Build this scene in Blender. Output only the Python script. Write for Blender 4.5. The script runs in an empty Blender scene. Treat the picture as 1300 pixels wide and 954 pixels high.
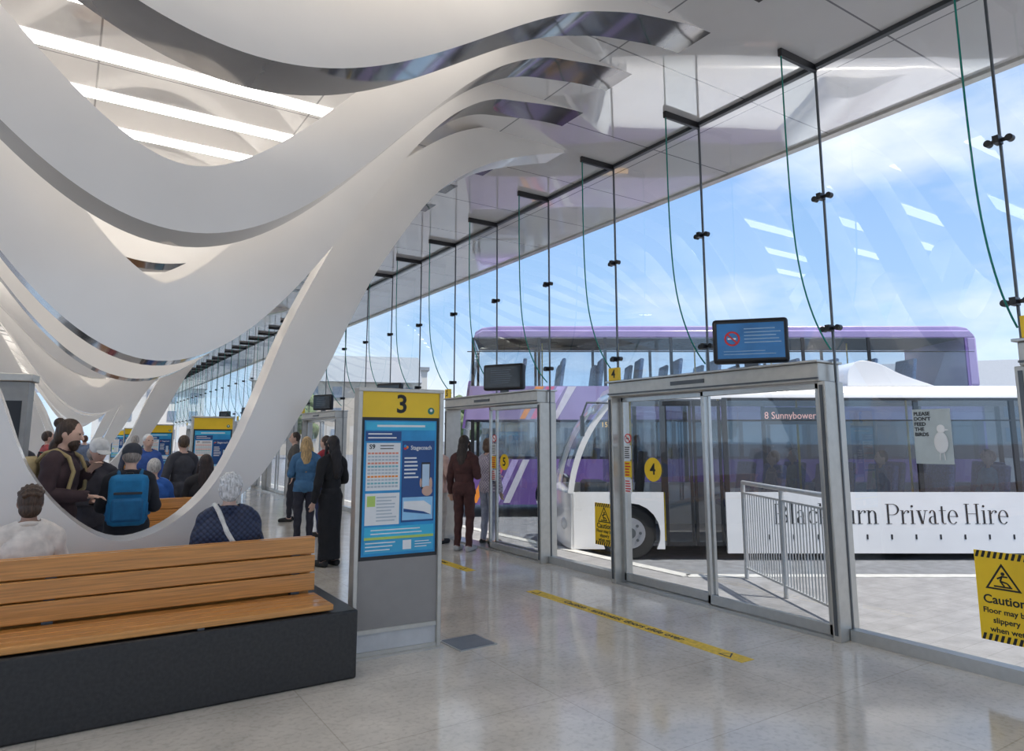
import bpy, bmesh, math, random
import numpy as np
from mathutils import Vector, Matrix
random.seed(7)
S=bpy.context.scene; COL=S.collection; PI=math.pi
R=math.radians
YAW=R(33); PITCH=R(8.2); FPX=867.0; EYE=1.62
# ---------------------------------------------------------------- camera
cd=bpy.data.cameras.new('camera'); cam=bpy.data.objects.new('camera',cd); COL.objects.link(cam)
cam.location=(0,0,EYE); cam.rotation_euler=(R(90)+PITCH,0,-YAW)
cd.sensor_width=36; cd.lens=FPX/1300*36; cd.shift_y=-45/1300; cd.clip_start=.05; cd.clip_end=900
S.camera=cam
# ---------------------------------------------------------------- materials
MATS={}
def M(name,col,rough=.5,metal=0,noise=.07,scale=9,bump=0,emit=0,stretch=(1,1,1),spec=.5,coat=0,detail=4):
    if name in MATS: return MATS[name]
    m=bpy.data.materials.new(name); m.use_nodes=True; nt=m.node_tree; N=nt.nodes; L=nt.links
    b=N['Principled BSDF']
    tc=N.new('ShaderNodeTexCoord'); mp=N.new('ShaderNodeMapping'); mp.inputs['Scale'].default_value=stretch
    nz=N.new('ShaderNodeTexNoise'); nz.inputs['Scale'].default_value=scale; nz.inputs['Detail'].default_value=detail
    L.new(tc.outputs['Object'],mp.inputs[0]); L.new(mp.outputs[0],nz.inputs['Vector'])
    rp=N.new('ShaderNodeValToRGB'); rp.color_ramp.elements[0].position=.3; rp.color_ramp.elements[1].position=.7
    rp.color_ramp.elements[0].color=[max(0,c*(1-noise)) for c in col[:3]]+[1]
    rp.color_ramp.elements[1].color=[min(1,c*(1+noise)) for c in col[:3]]+[1]
    L.new(nz.outputs['Fac'],rp.inputs[0]); L.new(rp.outputs[0],b.inputs['Base Color'])
    b.inputs['Roughness'].default_value=rough; b.inputs['Metallic'].default_value=metal
    b.inputs['Specular IOR Level'].default_value=spec; b.inputs['Coat Weight'].default_value=coat
    if bump:
        bp=N.new('ShaderNodeBump'); bp.inputs['Strength'].default_value=bump; bp.inputs['Distance'].default_value=.02
        L.new(nz.outputs['Fac'],bp.inputs['Height']); L.new(bp.outputs[0],b.inputs['Normal'])
    if emit:
        L.new(rp.outputs[0],b.inputs['Emission Color']); b.inputs['Emission Strength'].default_value=emit
    MATS[name]=m; return m
def glass(name,tint,f0=.05,gain=.75):
    m=bpy.data.materials.new(name); m.use_nodes=True; nt=m.node_tree; N=nt.nodes; L=nt.links
    for n in list(N): N.remove(n)
    out=N.new('ShaderNodeOutputMaterial'); mx=N.new('ShaderNodeMixShader'); tr=N.new('ShaderNodeBsdfTransparent'); gl=N.new('ShaderNodeBsdfGlossy')
    nz=N.new('ShaderNodeTexNoise'); nz.inputs['Scale'].default_value=.8
    mixc=N.new('ShaderNodeMix'); mixc.data_type='RGBA'
    mixc.inputs['A'].default_value=(*tint,1); mixc.inputs['B'].default_value=(*[min(1,t*1.03) for t in tint],1)
    L.new(nz.outputs['Fac'],mixc.inputs['Factor']); L.new(mixc.outputs['Result'],tr.inputs['Color'])
    gl.inputs['Roughness'].default_value=0.01
    lw=N.new('ShaderNodeLayerWeight'); lw.inputs['Blend'].default_value=.5
    pw=N.new('ShaderNodeMath'); pw.operation='POWER'; pw.inputs[1].default_value=4.5
    ma=N.new('ShaderNodeMath'); ma.operation='MULTIPLY_ADD'; ma.inputs[1].default_value=gain; ma.inputs[2].default_value=f0
    L.new(lw.outputs['Facing'],pw.inputs[0]); L.new(pw.outputs[0],ma.inputs[0]); L.new(ma.outputs[0],mx.inputs['Fac'])
    L.new(tr.outputs[0],mx.inputs[1]); L.new(gl.outputs[0],mx.inputs[2])
    L.new(mx.outputs[0],out.inputs['Surface']); MATS[name]=m; return m
def tilemat(name,col,seam,bw,rh,mortar,rough,mott=.25,nscale=3,spots=0,coat=0,wave=0):
    m=bpy.data.materials.new(name); m.use_nodes=True; nt=m.node_tree; N=nt.nodes; L=nt.links; b=N['Principled BSDF']
    tc=N.new('ShaderNodeTexCoord'); br=N.new('ShaderNodeTexBrick'); br.offset=0; br.inputs['Scale'].default_value=1
    br.inputs['Brick Width'].default_value=bw; br.inputs['Row Height'].default_value=rh; br.inputs['Mortar Size'].default_value=mortar
    br.inputs['Mortar Smooth'].default_value=.0
    br.inputs['Color1'].default_value=(1,1,1,1); br.inputs['Color2'].default_value=(.96,.96,.96,1); br.inputs['Mortar'].default_value=(*seam,1)
    L.new(tc.outputs['Object'],br.inputs['Vector'])
    nz=N.new('ShaderNodeTexNoise'); nz.inputs['Scale'].default_value=nscale; nz.inputs['Detail'].default_value=8; nz.inputs['Roughness'].default_value=.65
    L.new(tc.outputs['Object'],nz.inputs['Vector'])
    rp=N.new('ShaderNodeValToRGB'); rp.color_ramp.elements[0].position=.3; rp.color_ramp.elements[1].position=.68
    rp.color_ramp.elements[0].color=(*[c*(1-mott) for c in col],1); rp.color_ramp.elements[1].color=(*[min(1,c*(1+mott*.6)) for c in col],1)
    L.new(nz.outputs['Fac'],rp.inputs[0])
    mx=N.new('ShaderNodeMix'); mx.data_type='RGBA'; mx.blend_type='MULTIPLY'; mx.inputs['Factor'].default_value=1
    L.new(rp.outputs[0],mx.inputs['A']); L.new(br.outputs['Color'],mx.inputs['B'])
    last=mx
    if spots:
        v=N.new('ShaderNodeTexNoise'); v.inputs['Scale'].default_value=28; v.inputs['Detail'].default_value=3
        L.new(tc.outputs['Object'],v.inputs['Vector'])
        r2=N.new('ShaderNodeValToRGB'); r2.color_ramp.elements[0].position=.36; r2.color_ramp.elements[1].position=.5
        r2.color_ramp.elements[0].color=(1-spots,1-spots*1.05,1-spots*1.15,1); r2.color_ramp.elements[1].color=(1,1,1,1)
        L.new(v.outputs['Fac'],r2.inputs[0])
        m2=N.new('ShaderNodeMix'); m2.data_type='RGBA'; m2.blend_type='MULTIPLY'; m2.inputs['Factor'].default_value=1
        L.new(mx.outputs['Result'],m2.inputs['A']); L.new(r2.outputs[0],m2.inputs['B']); last=m2
    L.new(last.outputs['Result'],b.inputs['Base Color']); b.inputs['Roughness'].default_value=rough; b.inputs['Coat Weight'].default_value=coat
    b.inputs['Coat Roughness'].default_value=.01
    if wave:
        b.inputs['Coat IOR'].default_value=2.1
        n2=N.new('ShaderNodeTexNoise'); n2.inputs['Scale'].default_value=.9; n2.inputs['Detail'].default_value=1; L.new(tc.outputs['Object'],n2.inputs['Vector'])
        bp=N.new('ShaderNodeBump'); bp.inputs['Strength'].default_value=wave; bp.inputs['Distance'].default_value=.03; L.new(n2.outputs['Fac'],bp.inputs['Height'])
        L.new(bp.outputs[0],b.inputs['Normal']); L.new(bp.outputs[0],b.inputs['Coat Normal'])
    MATS[name]=m; return m
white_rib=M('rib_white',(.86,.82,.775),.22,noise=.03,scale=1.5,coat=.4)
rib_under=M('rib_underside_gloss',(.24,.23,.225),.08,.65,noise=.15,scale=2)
ceil_m=tilemat('ceiling_panel',(.80,.785,.78),(.32,.32,.34),1.9,1.38,.008,.10,mott=.04,nscale=1.2,coat=1,wave=.18)
floor_m=tilemat('stone_floor',(.67,.61,.525),(.80,.78,.76),1.38,.92,.004,.11,mott=.2,nscale=1.6,spots=.12)
paver_m=tilemat('grey_paver',(.26,.26,.27),(.78,.78,.78),.4,.2,.004,.8,mott=.25,nscale=4)
asph_m=M('asphalt',(.16,.17,.19),.85,noise=.2,scale=6)
alu=M('aluminium',(.52,.52,.50),.28,.75,noise=.05,scale=20)
alu_l=M('light_aluminium',(.54,.52,.475),.34,.5,noise=.06,scale=14)
steel=M('dark_steel',(.12,.13,.14),.4,.6)
black=M('black_plastic',(.012,.012,.014),.35)
blackst=M('black_stone',(.022,.021,.021),.35,noise=.35,scale=45)
wood=M('bench_wood',(.60,.265,.065),.28,noise=.24,scale=5,stretch=(.5,18,18),bump=.06,coat=.35)
yellow=M('sign_yellow',(.95,.62,.02),.4,noise=.03)
yellow2=M('tape_yellow',(.75,.5,.04),.6,noise=.2,scale=25)
inkblack=M('ink_black',(.01,.01,.012),.5)
whitep=M('paper_white',(.85,.85,.84),.5,noise=.03)
red=M('sign_red',(.7,.03,.03),.4)
bluep=M('poster_blue',(.02,.3,.62),.35,noise=.15,scale=6)
navyp=M('poster_navy',(.01,.07,.25),.35)
lime=M('poster_lime',(.5,.68,.15),.4)
cyanp=M('poster_cyan',(.05,.5,.75),.4)
orange=M('poster_orange',(.9,.3,.04),.4)
greyp=M('panel_grey',(.30,.28,.265),.45,noise=.04)
scr=M('screen_blue',(.02,.12,.3),.15,noise=.2,scale=4,emit=.2)
scr_dark=M('screen_dark',(.03,.045,.06),.12,noise=.2,scale=4)
edge_g=M('glass_edge_green',(.01,.22,.17),.15,noise=.1)
gl_clear=glass('facade_glass',(.96,.98,.985),.09,.5)
gl_fin=glass('fin_glass',(.92,.965,.97),.05,.3)
gl_door=glass('door_glass',(.88,.91,.93),.10,.6)
gl_bus=glass('bus_glass',(.50,.56,.60),.13,.7)
gl_up=glass('upper_deck_glass',(.82,.86,.89),.10,.6)
skyl=M('skylight_glow',(1,.98,.94),.5,noise=.0,emit=3.0)
# ---------------------------------------------------------------- mesh builder
def cap(bm,a,b,ra,rb,n=12):
    a=Vector(a); b=Vector(b); d=b-a; Ln=d.length
    q=(d.to_track_quat('Z','Y').to_matrix() if Ln>1e-6 else Matrix.Identity(3))
    rings=[]
    prof=[(ra*math.sin(R(p)),ra*math.cos(R(p))) for p in (-60,-30,0)]+[(Ln+rb*math.sin(R(p)),rb*math.cos(R(p))) for p in (0,30,60)]
    for z,r in prof:
        rings.append([bm.verts.new(a+q@Vector((r*math.cos(2*PI*i/n),r*math.sin(2*PI*i/n),z))) for i in range(n)])
    v0=bm.verts.new(a+q@Vector((0,0,-ra))); v1=bm.verts.new(a+q@Vector((0,0,Ln+rb)))
    for k in range(len(rings)-1):
        for i in range(n): bm.faces.new((rings[k][i],rings[k][(i+1)%n],rings[k+1][(i+1)%n],rings[k+1][i]))
    for i in range(n):
        bm.faces.new((v0,rings[0][(i+1)%n],rings[0][i])); bm.faces.new((v1,rings[-1][i],rings[-1][(i+1)%n]))
def ell(bm,c,r,mat=None,u=16,v=10):
    Mx=(mat or Matrix.Identity(4))@Matrix.Translation(Vector(c))@Matrix.Diagonal((r[0],r[1],r[2],1))
    bmesh.ops.create_uvsphere(bm,u_segments=u,v_segments=v,radius=1,matrix=Mx)
class MB:
    def __init__(s): s.bm=bmesh.new(); s.mats=None
    def box(s,c,d,rot=None):
        Mx=Matrix.Translation(Vector(c))@((rot.to_4x4()) if rot else Matrix.Identity(4))@Matrix.Diagonal((d[0],d[1],d[2],1))
        bmesh.ops.create_cube(s.bm,size=1,matrix=Mx); return s
    def b2(s,x0,x1,y0,y1,z0,z1): return s.box(((x0+x1)/2,(y0+y1)/2,(z0+z1)/2),(x1-x0,y1-y0,z1-z0))
    def poly(s,pts): s.bm.faces.new([s.bm.verts.new(p) for p in pts]); return s
    def cyl(s,a,b,r,n=20,r2=None):
        a=Vector(a); b=Vector(b); d=b-a; q=d.to_track_quat('Z','Y').to_matrix().to_4x4()
        bmesh.ops.create_cone(s.bm,cap_ends=True,segments=n,radius1=r,radius2=r if r2 is None else r2,depth=d.length,matrix=Matrix.Translation((a+b)/2)@q); return s
    def bar(s,a,b,w,h):
        a=Vector(a); b=Vector(b); d=b-a; q=d.to_track_quat('X','Z').to_matrix().to_4x4()
        bmesh.ops.create_cube(s.bm,size=1,matrix=Matrix.Translation((a+b)/2)@q@Matrix.Diagonal((d.length,w,h,1))); return s
    def tube(s,pts,r,n=8):
        for i in range(len(pts)-1): cap(s.bm,pts[i],pts[i+1],r,r,n)
        return s
    def sph(s,c,r,u=16,v=10): ell(s.bm,c,r if isinstance(r,tuple) else (r,r,r),None,u,v); return s
    def prism(s,pts,ax,a,b):
        def P(u,v,w): return {'x':(w,u,v),'y':(u,w,v),'z':(u,v,w)}[ax]
        A=[s.bm.verts.new(P(u,v,a)) for u,v in pts]; B=[s.bm.verts.new(P(u,v,b)) for u,v in pts]; n=len(pts)
        fs=[s.bm.faces.new(A),s.bm.faces.new(B[::-1])]
        for i in range(n): fs.append(s.bm.faces.new((A[i],B[i],B[(i+1)%n],A[(i+1)%n])))
        bmesh.ops.recalc_face_normals(s.bm,faces=fs); bmesh.ops.triangulate(s.bm,faces=fs[:2]); return s
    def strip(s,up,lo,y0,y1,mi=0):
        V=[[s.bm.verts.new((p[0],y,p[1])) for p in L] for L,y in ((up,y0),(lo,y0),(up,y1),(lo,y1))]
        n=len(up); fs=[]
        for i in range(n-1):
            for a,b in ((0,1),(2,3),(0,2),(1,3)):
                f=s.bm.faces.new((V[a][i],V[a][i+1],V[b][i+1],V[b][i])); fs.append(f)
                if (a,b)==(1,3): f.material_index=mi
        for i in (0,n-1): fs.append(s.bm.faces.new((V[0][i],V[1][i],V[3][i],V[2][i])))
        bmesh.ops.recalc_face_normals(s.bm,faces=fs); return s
    def build(s,name,mat,parent=None,smooth=True,bevel=0,mat2=None):
        me=bpy.data.meshes.new(name); s.bm.to_mesh(me); s.bm.free()
        me.materials.append(mat)
        if mat2: me.materials.append(mat2)
        if smooth:
            for p in me.polygons: p.use_smooth=True
            me.set_sharp_from_angle(angle=R(38))
        o=bpy.data.objects.new(name,me); COL.objects.link(o)
        if parent: o.parent=parent
        if bevel:
            bv=o.modifiers.new('bevel','BEVEL'); bv.width=bevel; bv.segments=2; bv.limit_method='ANGLE'; bv.angle_limit=R(40)
        return o
def tag(o,label,cat,group=None):
    o['label']=label; o['category']=cat
    if group: o['group']=group
    return o
def struct(o): o['kind']='structure'; return o
def thing(name,label,cat,loc,rz=0,group=None):
    o=bpy.data.objects.new(name,None); COL.objects.link(o); o.location=loc; o.rotation_euler=(0,0,rz); o.empty_display_size=.2
    return tag(o,label,cat,group)
def copy_tree(o,parent=None):
    c=o.copy(); COL.objects.link(c); c.parent=parent
    for ch in [k for k in o.children]: copy_tree(ch,c)
    return c
ORD=['first','second','third','fourth','fifth','sixth','seventh','eighth','ninth','tenth','eleventh','twelfth','thirteenth','fourteenth','fifteenth','sixteenth','seventeenth','eighteenth','nineteenth','twentieth']
def ordw(n):
    if n<20: return ORD[n]
    t={2:'twenty',3:'thirty',4:'forty',5:'fifty'}[(n+1)//10]
    if (n+1)%10==0: return {3:'thirtieth',4:'fortieth',5:'fiftieth'}.get((n+1)//10,'twentieth')
    return t+'-'+ORD[(n+1)%10-1]
TEXTS=[]
def text(s,size,loc,mat,parent,rot=(PI/2,0,0),align='CENTER',name='lettering',bold=0,sx=1):
    c=bpy.data.curves.new(name,'FONT'); c.body=s; c.size=size; c.align_x=align; c.align_y='CENTER'; c.extrude=.0008; c.offset=bold
    c.resolution_u=3
    o=bpy.data.objects.new(name,c); COL.objects.link(o); o.location=loc; o.rotation_euler=rot; o.scale=(sx,1,1)
    o.parent=parent; c.materials.append(mat); TEXTS.append(o); return o
def flush_text():
    bpy.context.view_layer.update(); dg=bpy.context.evaluated_depsgraph_get()
    for o in TEXTS:
        me=bpy.data.meshes.new_from_object(o.evaluated_get(dg))
        if not me.materials: me.materials.append(o.data.materials[0])
        n=bpy.data.objects.new('lettering',me); COL.objects.link(n); n.location=o.location.copy(); n.rotation_euler=o.rotation_euler.copy(); n.scale=o.scale.copy()
        n.parent=o.parent; bpy.data.objects.remove(o)
    TEXTS.clear()
# serif letters cut as vinyl shapes
def serif_word(word,x0,z0,cap_h,y,parent,mat,sx=1.0):
    T=.092; t=.028
    def flat(m,pts,ox): m.poly([(x0+(ox+p[0])*cap_h*sx,y,z0+p[1]*cap_h) for p in pts])
    ox=0
    for ch in word:
        m=MB(); any_=False
        V=lambda x,a,b,w=T: flat(m,[(x,a),(x+w,a),(x+w,b),(x,b)],ox)
        Hh=lambda a,b,z,w=t: flat(m,[(a,z),(b,z),(b,z+w),(a,z+w)],ox)
        def A(cx,cz,rx,rz,a0,a1,n=22,T_=T,t_=t):
            for i in range(n):
                p=[]
                for k,ou in ((i,1),(i+1,1),(i+1,0),(i,0)):
                    a=R(a0+(a1-a0)*k/n); p.append((cx+(rx if ou else rx-T_)*math.cos(a),cz+(rz if ou else rz-t_)*math.sin(a)))
                flat(m,p,ox)
        def Dg(p,q,w): flat(m,[(p[0]-w/2,p[1]),(p[0]+w/2,p[1]),(q[0]+w/2,q[1]),(q[0]-w/2,q[1])],ox)
        def dot(cx,cz,r): flat(m,[(cx+r*math.cos(2*PI*i/14),cz+r*math.sin(2*PI*i/14)) for i in range(14)],ox)
        adv=.28
        if ch=='B': V(.08,0,1);Hh(0,.36,0);Hh(0,.34,.97);Hh(.15,.36,.5);A(.33,.75,.29,.25,-90,90);A(.35,.265,.34,.27,-90,90);adv=.76
        elif ch=='l': V(.07,0,1.03);Hh(0,.24,0);Hh(0,.1,1.0);adv=.3
        elif ch=='a': V(.28,.03,.5);A(.21,.49,.163,.2,0,165);A(.23,.19,.21,.2,75,290);Hh(.3,.48,0,.04);adv=.53
        elif ch=='c': A(.28,.34,.26,.355,48,318);dot(.43,.56,.055);adv=.53
        elif ch=='k': V(.07,0,1.03);Hh(0,.24,0);Hh(0,.1,1.0);Dg((.16,.26),(.45,.66),.04);Dg((.46,0),(.3,.42),.12);Hh(.34,.58,.65);Hh(.34,.6,0);adv=.61
        elif ch=='b': V(.07,0,1.03);Hh(0,.1,1.0);A(.32,.34,.26,.355,-150,150);adv=.62
        elif ch=='u': V(.07,.18,.68);Hh(0,.1,.65);V(.38,0,.68);Hh(.31,.42,.65);Hh(.45,.56,0);A(.27,.2,.2,.215,180,320);adv=.6
        elif ch=='r': V(.07,0,.68);Hh(0,.1,.65);Hh(0,.26,0);A(.34,.46,.185,.22,60,170,T_=.05);dot(.39,.6,.055);adv=.46
        elif ch=='n': V(.07,0,.68);Hh(0,.1,.65);Hh(0,.24,0);A(.285,.46,.187,.22,0,155);V(.38,0,.48);Hh(.31,.56,0);adv=.63
        elif ch=='P': V(.08,0,1);Hh(0,.28,0);Hh(0,.34,.97);Hh(.15,.34,.44);A(.33,.72,.33,.28,-90,90);adv=.7
        elif ch=='i': V(.07,0,.68);Hh(0,.1,.65);Hh(0,.24,0);dot(.115,.88,.06);adv=.3
        elif ch=='v': Dg((.28,0),(.12,.66),.12);Dg((.3,0),(.45,.66),.035);Hh(0,.26,.65);Hh(.36,.56,.65);adv=.56
        elif ch=='t': V(.1,.14,.88);Hh(0,.34,.65);A(.24,.15,.14,.155,180,310);adv=.38
        elif ch=='e': A(.27,.34,.25,.355,0,318);Hh(.1,.5,.36);adv=.54
        elif ch=='H': V(.08,0,1);V(.56,0,1);Hh(0,.26,0);Hh(0,.26,.97);Hh(.48,.74,0);Hh(.48,.74,.97);Hh(.16,.6,.49);adv=.82
        if ch!=' ': m.build('letter',mat,parent,smooth=False)
        else: m.bm.free()
        ox+=adv
# ---------------------------------------------------------------- people
def remesh(bm,vox,it=3):
    me=bpy.data.meshes.new('tmp'); bm.to_mesh(me); bm.free()
    o=bpy.data.objects.new('tmp',me); COL.objects.link(o)
    r=o.modifiers.new('r','REMESH'); r.mode='VOXEL'; r.voxel_size=vox
    sm=o.modifiers.new('s','SMOOTH'); sm.factor=.5; sm.iterations=it
    bpy.context.view_layer.update(); dg=bpy.context.evaluated_depsgraph_get()
    out=bpy.data.meshes.new_from_object(o.evaluated_get(dg))
    bpy.data.objects.remove(o); bpy.data.meshes.remove(me)
    out.materials.clear()
    return out
def addmesh(name,me,mat,parent):
    me.materials.append(mat)
    me.polygons.foreach_set('use_smooth',[True]*len(me.polygons))
    o=bpy.data.objects.new(name,me); COL.objects.link(o); o.parent=parent; return o
def segd(P,a,b):
    a=np.array(a); b=np.array(b); d=b-a; t=np.clip(((P-a)@d)/max(1e-9,d@d),0,1)
    return np.linalg.norm(P-(a+t[:,None]*d),axis=1)
ARM={'down':((.235,.02,1.13),(.25,-.04,.88)),'hold':((.235,.0,1.15),(.10,-.25,1.13)),'lap':((.235,-.04,1.13),(.09,-.24,.98)),
     'phone':((.22,-.05,1.16),(.08,-.27,1.3)),'pocket':((.26,.03,1.14),(.19,-.08,.97)),'strap':((.24,.0,1.17),(.13,-.17,1.33)),'fold':((.23,-.02,1.14),(-.02,-.2,1.16))}
def cmat(c,kind='cloth'):
    n=kind+'_%02x%02x%02x'%tuple(int(max(0,min(1,v))*255) for v in c)
    if kind=='skin': return M(n,c,.5,noise=.06,scale=12)
    if kind=='hair': return M(n,c,.55,noise=.5,scale=30,bump=.5,stretch=(3,3,.5))
    return M(n,c,.85,noise=.16,scale=16,bump=.1)
def quilt(name,c1,c2,sc):
    m=bpy.data.materials.new(name); m.use_nodes=True; nt=m.node_tree; N=nt.nodes; L=nt.links; b=N['Principled BSDF']
    tc=N.new('ShaderNodeTexCoord'); mp=N.new('ShaderNodeMapping'); mp.inputs['Rotation'].default_value=(0,R(45),0); mp.inputs['Scale'].default_value=(sc,0,sc)
    vo=N.new('ShaderNodeTexVoronoi'); vo.inputs['Scale'].default_value=1; vo.inputs['Randomness'].default_value=0
    L.new(tc.outputs['Object'],mp.inputs[0]); L.new(mp.outputs[0],vo.inputs['Vector'])
    rp=N.new('ShaderNodeValToRGB'); rp.color_ramp.elements[0].position=.3; rp.color_ramp.elements[1].position=.6
    rp.color_ramp.elements[0].color=(*c1,1); rp.color_ramp.elements[1].color=(*c2,1)
    L.new(vo.outputs['Distance'],rp.inputs[0]); L.new(rp.outputs[0],b.inputs['Base Color']); b.inputs['Roughness'].default_value=.6
    bp=N.new('ShaderNodeBump'); bp.invert=True; bp.inputs['Strength'].default_value=.8; bp.inputs['Distance'].default_value=.01
    L.new(vo.outputs['Distance'],bp.inputs['Height']); L.new(bp.outputs[0],b.inputs['Normal']); return m
def person(label,x,y,dirv,h=1.7,z=0,pose='stand',arms=('down','down'),lean=0,nod=0,turn=0,skin=(.6,.38,.28),top=(.05,.06,.1),
           bottom=(.03,.03,.04),shoe=(.03,.03,.03),hair=(.05,.03,.02),style='short',vox=.009,group=None,bulk=1.0,hem=.86,stance=.0,topname='jacket',cat='person',skirt=None,collar=False,topmat=None):
    rz=math.atan2(dirv[0],-dirv[1]); s=h/1.765
    root=thing('person',label,cat,(x,y,z),rz,group)
    dz=0
    if pose=='sit': dz=.5/s+.115-.96
    MU=Matrix.Translation((0,0,.95+dz))@Matrix.Rotation(R(lean),4,'X')@Matrix.Translation((0,0,-.95))
    MH=MU@Matrix.Translation((0,0,1.5))@Matrix.Rotation(R(turn),4,'Z')@Matrix.Rotation(R(nod),4,'X')@Matrix.Translation((0,0,-1.5))
    SC=Matrix.Scale(s,4)
    MU=SC@MU; MH=SC@MH
    bm=bmesh.new(); bones=[]
    def B(a,b,ra,rb,reg,Mx=SC,n=12):
        a=Mx@Vector(a); b=Mx@Vector(b); cap(bm,a,b,ra*s,rb*s,n); bones.append((tuple(a),tuple(b),(ra+rb)/2*s,reg))
    ell(bm,(0,0,.97),(.165*bulk,.12*bulk,.13),MU); ell(bm,(0,0,1.12),(.145*bulk,.105*bulk,.16),MU); ell(bm,(0,.005,1.29),(.175*bulk,.118*bulk,.18),MU)
    bones.append((tuple(MU@Vector((-.06,0,.96))),tuple(MU@Vector((.06,0,.96))),.12*s,'pelvis'))
    bones.append((tuple(MU@Vector((0,0,1.12))),tuple(MU@Vector((0,0,1.36))),.14*s,'torso'))
    B((-.13,.005,1.415),(.13,.005,1.415),.062,.062,'torso',MU)
    # trapezius slope between neck and shoulders
    for sg in (-1,1): cap(bm,MU@Vector((sg*.03,.01,1.475)),MU@Vector((sg*.14,.008,1.43)),.05*s,.05*s)
    B((0,.01,1.44),(0,-.01,1.56),.056,.05,'neck',MU)
    ell(bm,(0,-.01,1.655),(.076,.095,.112),MH); ell(bm,(0,-.045,1.597),(.055,.058,.052),MH)
    bones.append((tuple(MH@Vector((0,-.01,1.62))),tuple(MH@Vector((0,-.01,1.69))),.09*s,'head'))
    cap(bm,MH@Vector((0,-.102,1.66)),MH@Vector((0,-.12,1.632)),.010*s,.015*s,8)
    for sg in (-1,1):
        ell(bm,(sg*.077,.0,1.645),(.011,.02,.031),MH,10,8)
        ell(bm,(sg*.03,-.092,1.682),(.022,.012,.007),MH,8,6)
    ell(bm,(0,-.1,1.598),(.024,.010,.006),MH,8,6); ell(bm,(0,-.1,1.588),(.02,.010,.006),MH,8,6)
    for k,sg in enumerate((-1,1)):
        e,w=ARM[arms[k]]; e=(e[0]*sg,e[1],e[2]); w=(w[0]*sg,w[1],w[2])
        B((sg*.165,.005,1.405),e,.056,.043,'arm',MU); B(e,w,.042,.029,'arm',MU)
        ev=MU@Vector(e); wv=MU@Vector(w); d=(wv-ev).normalized(); ref=Vector((0,-1,0)) if abs(d.z)>.7 else Vector((0,0,1))
        l=d.cross(ref).normalized(); pn=l.cross(d).normalized()
        if arms[k]!='down': pn=-pn if pn.z>0 else pn
        for f in (-1,0,1): cap(bm,wv+d*.01*s+l*f*.014*s,wv+d*.08*s+l*f*.024*s,.017*s,.014*s,8)
        bones.append((tuple(wv+d*.02*s),tuple(wv+d*.14*s),.03*s,'hand'))
        for j,f in enumerate((-1.5,-.5,.5,1.5)):
            p0=wv+d*.085*s+l*f*.021*s; ln=(.8,1,.95,.78)[j]; p1=p0+(d+pn*.15)*.045*ln*s; p2=p1+(d*.7+pn*.7)*.036*ln*s
            cap(bm,p0,p1,.0088*s,.0082*s,8); cap(bm,p1,p2,.0082*s,.007*s,8)
        t0=wv+d*.025*s-l*sg*.022*s; t1=t0+(d*.7-l*sg*.7)*.045*s; cap(bm,t0,t1,.012*s,.010*s,8); cap(bm,t1,t1+(d*.95-l*sg*.1+pn*.3)*.032*s,.010*s,.008*s,8)
        # legs
        if pose=='sit':
            zs=dz+.96; hp=(sg*.09,0,zs-.02); kn=(sg*.115,-.44,zs-.035); an=(sg*.115,-.45+stance*sg,.09)
        else:
            hp=(sg*.088,0,.92); kn=(sg*.098,-.025-stance*sg*.5,.5); an=(sg*.1,.015-stance*sg,.09)
        B(hp,kn,.088*(bulk*.5+.5),.06,'leg'); B(kn,an,.058,.04,'leg')
        ft=(an[0]+sg*.02,an[1]-.17,.038); B((an[0],an[1]+.03,.045),ft,.045,.036,'foot'); B((an[0],an[1],.09),(an[0],an[1]+.01,.05),.04,.045,'foot')
    me=remesh(bm,vox)
    body=addmesh('body',me,cmat(skin,'skin'),root)
    nv=len(me.vertices); co=np.zeros(nv*3); me.vertices.foreach_get('co',co); co=co.reshape(-1,3)
    no=np.zeros(nv*3); me.vertices.foreach_get('normal',no); no=no.reshape(-1,3)
    D=np.stack([segd(co,b[0],b[1])-b[2] for b in bones]); idx=D.argmin(0); regs=np.array([b[3] for b in bones])[idx]
    MUi=MU.inverted(); R3=np.array(MUi.to_3x3()); T3=np.array(MUi.translation); cu=co@R3.T+T3
    intop=((regs=='torso')|(regs=='arm')|((regs=='pelvis')&(cu[:,2]>hem))|((regs=='leg')&(cu[:,2]>hem)&(cu[:,2]<1.1)&(pose!='sit')))
    intop=intop|((regs=='neck')&((cu[:,2]<1.475+.03*collar)|(np.abs(cu[:,0])>.062)))
    inbot=(regs=='leg')|(regs=='pelvis')|((regs=='foot')&(co[:,2]>.09*s))
    inshoe=(regs=='foot')
    polys=[tuple(p.vertices) for p in me.polygons]
    def layer(name,mask,off,mat,wr=.004):
        used=[p for p in polys if all(mask[i] for i in p)]
        if not used: return None
        ids=sorted({i for p in used for i in p}); mp={k:i for i,k in enumerate(ids)}; ii=np.array(ids)
        w=off+wr*np.sin(co[ii,2]*38+co[ii,0]*22+2*np.sin(co[ii,1]*19))
        c2=co[ii]+no[ii]*w[:,None]
        if name=='shoe': c2[:,2]=np.maximum(c2[:,2],.002)
        m2=bpy.data.meshes.new(name); m2.from_pydata(c2.tolist(),[],[tuple(mp[i] for i in p) for p in used]); m2.update()
        return addmesh(name,m2,mat,root)
    layer('trousers',inbot,.011,cmat(bottom)); layer(topname,intop,.021 if bulk>=1 else .016,topmat or cmat(top),.004); layer('shoe',inshoe,.007,cmat(shoe),0)
    if collar:
        mb=MB(); pts=[MU@Vector((.066*math.cos(2*PI*i/16),.005+.068*math.sin(2*PI*i/16),1.485+.02*math.sin(2*PI*i/16))) for i in range(17)]
        mb.tube(pts,.018*s); mb.build('collar',topmat or cmat(top),root)
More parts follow.
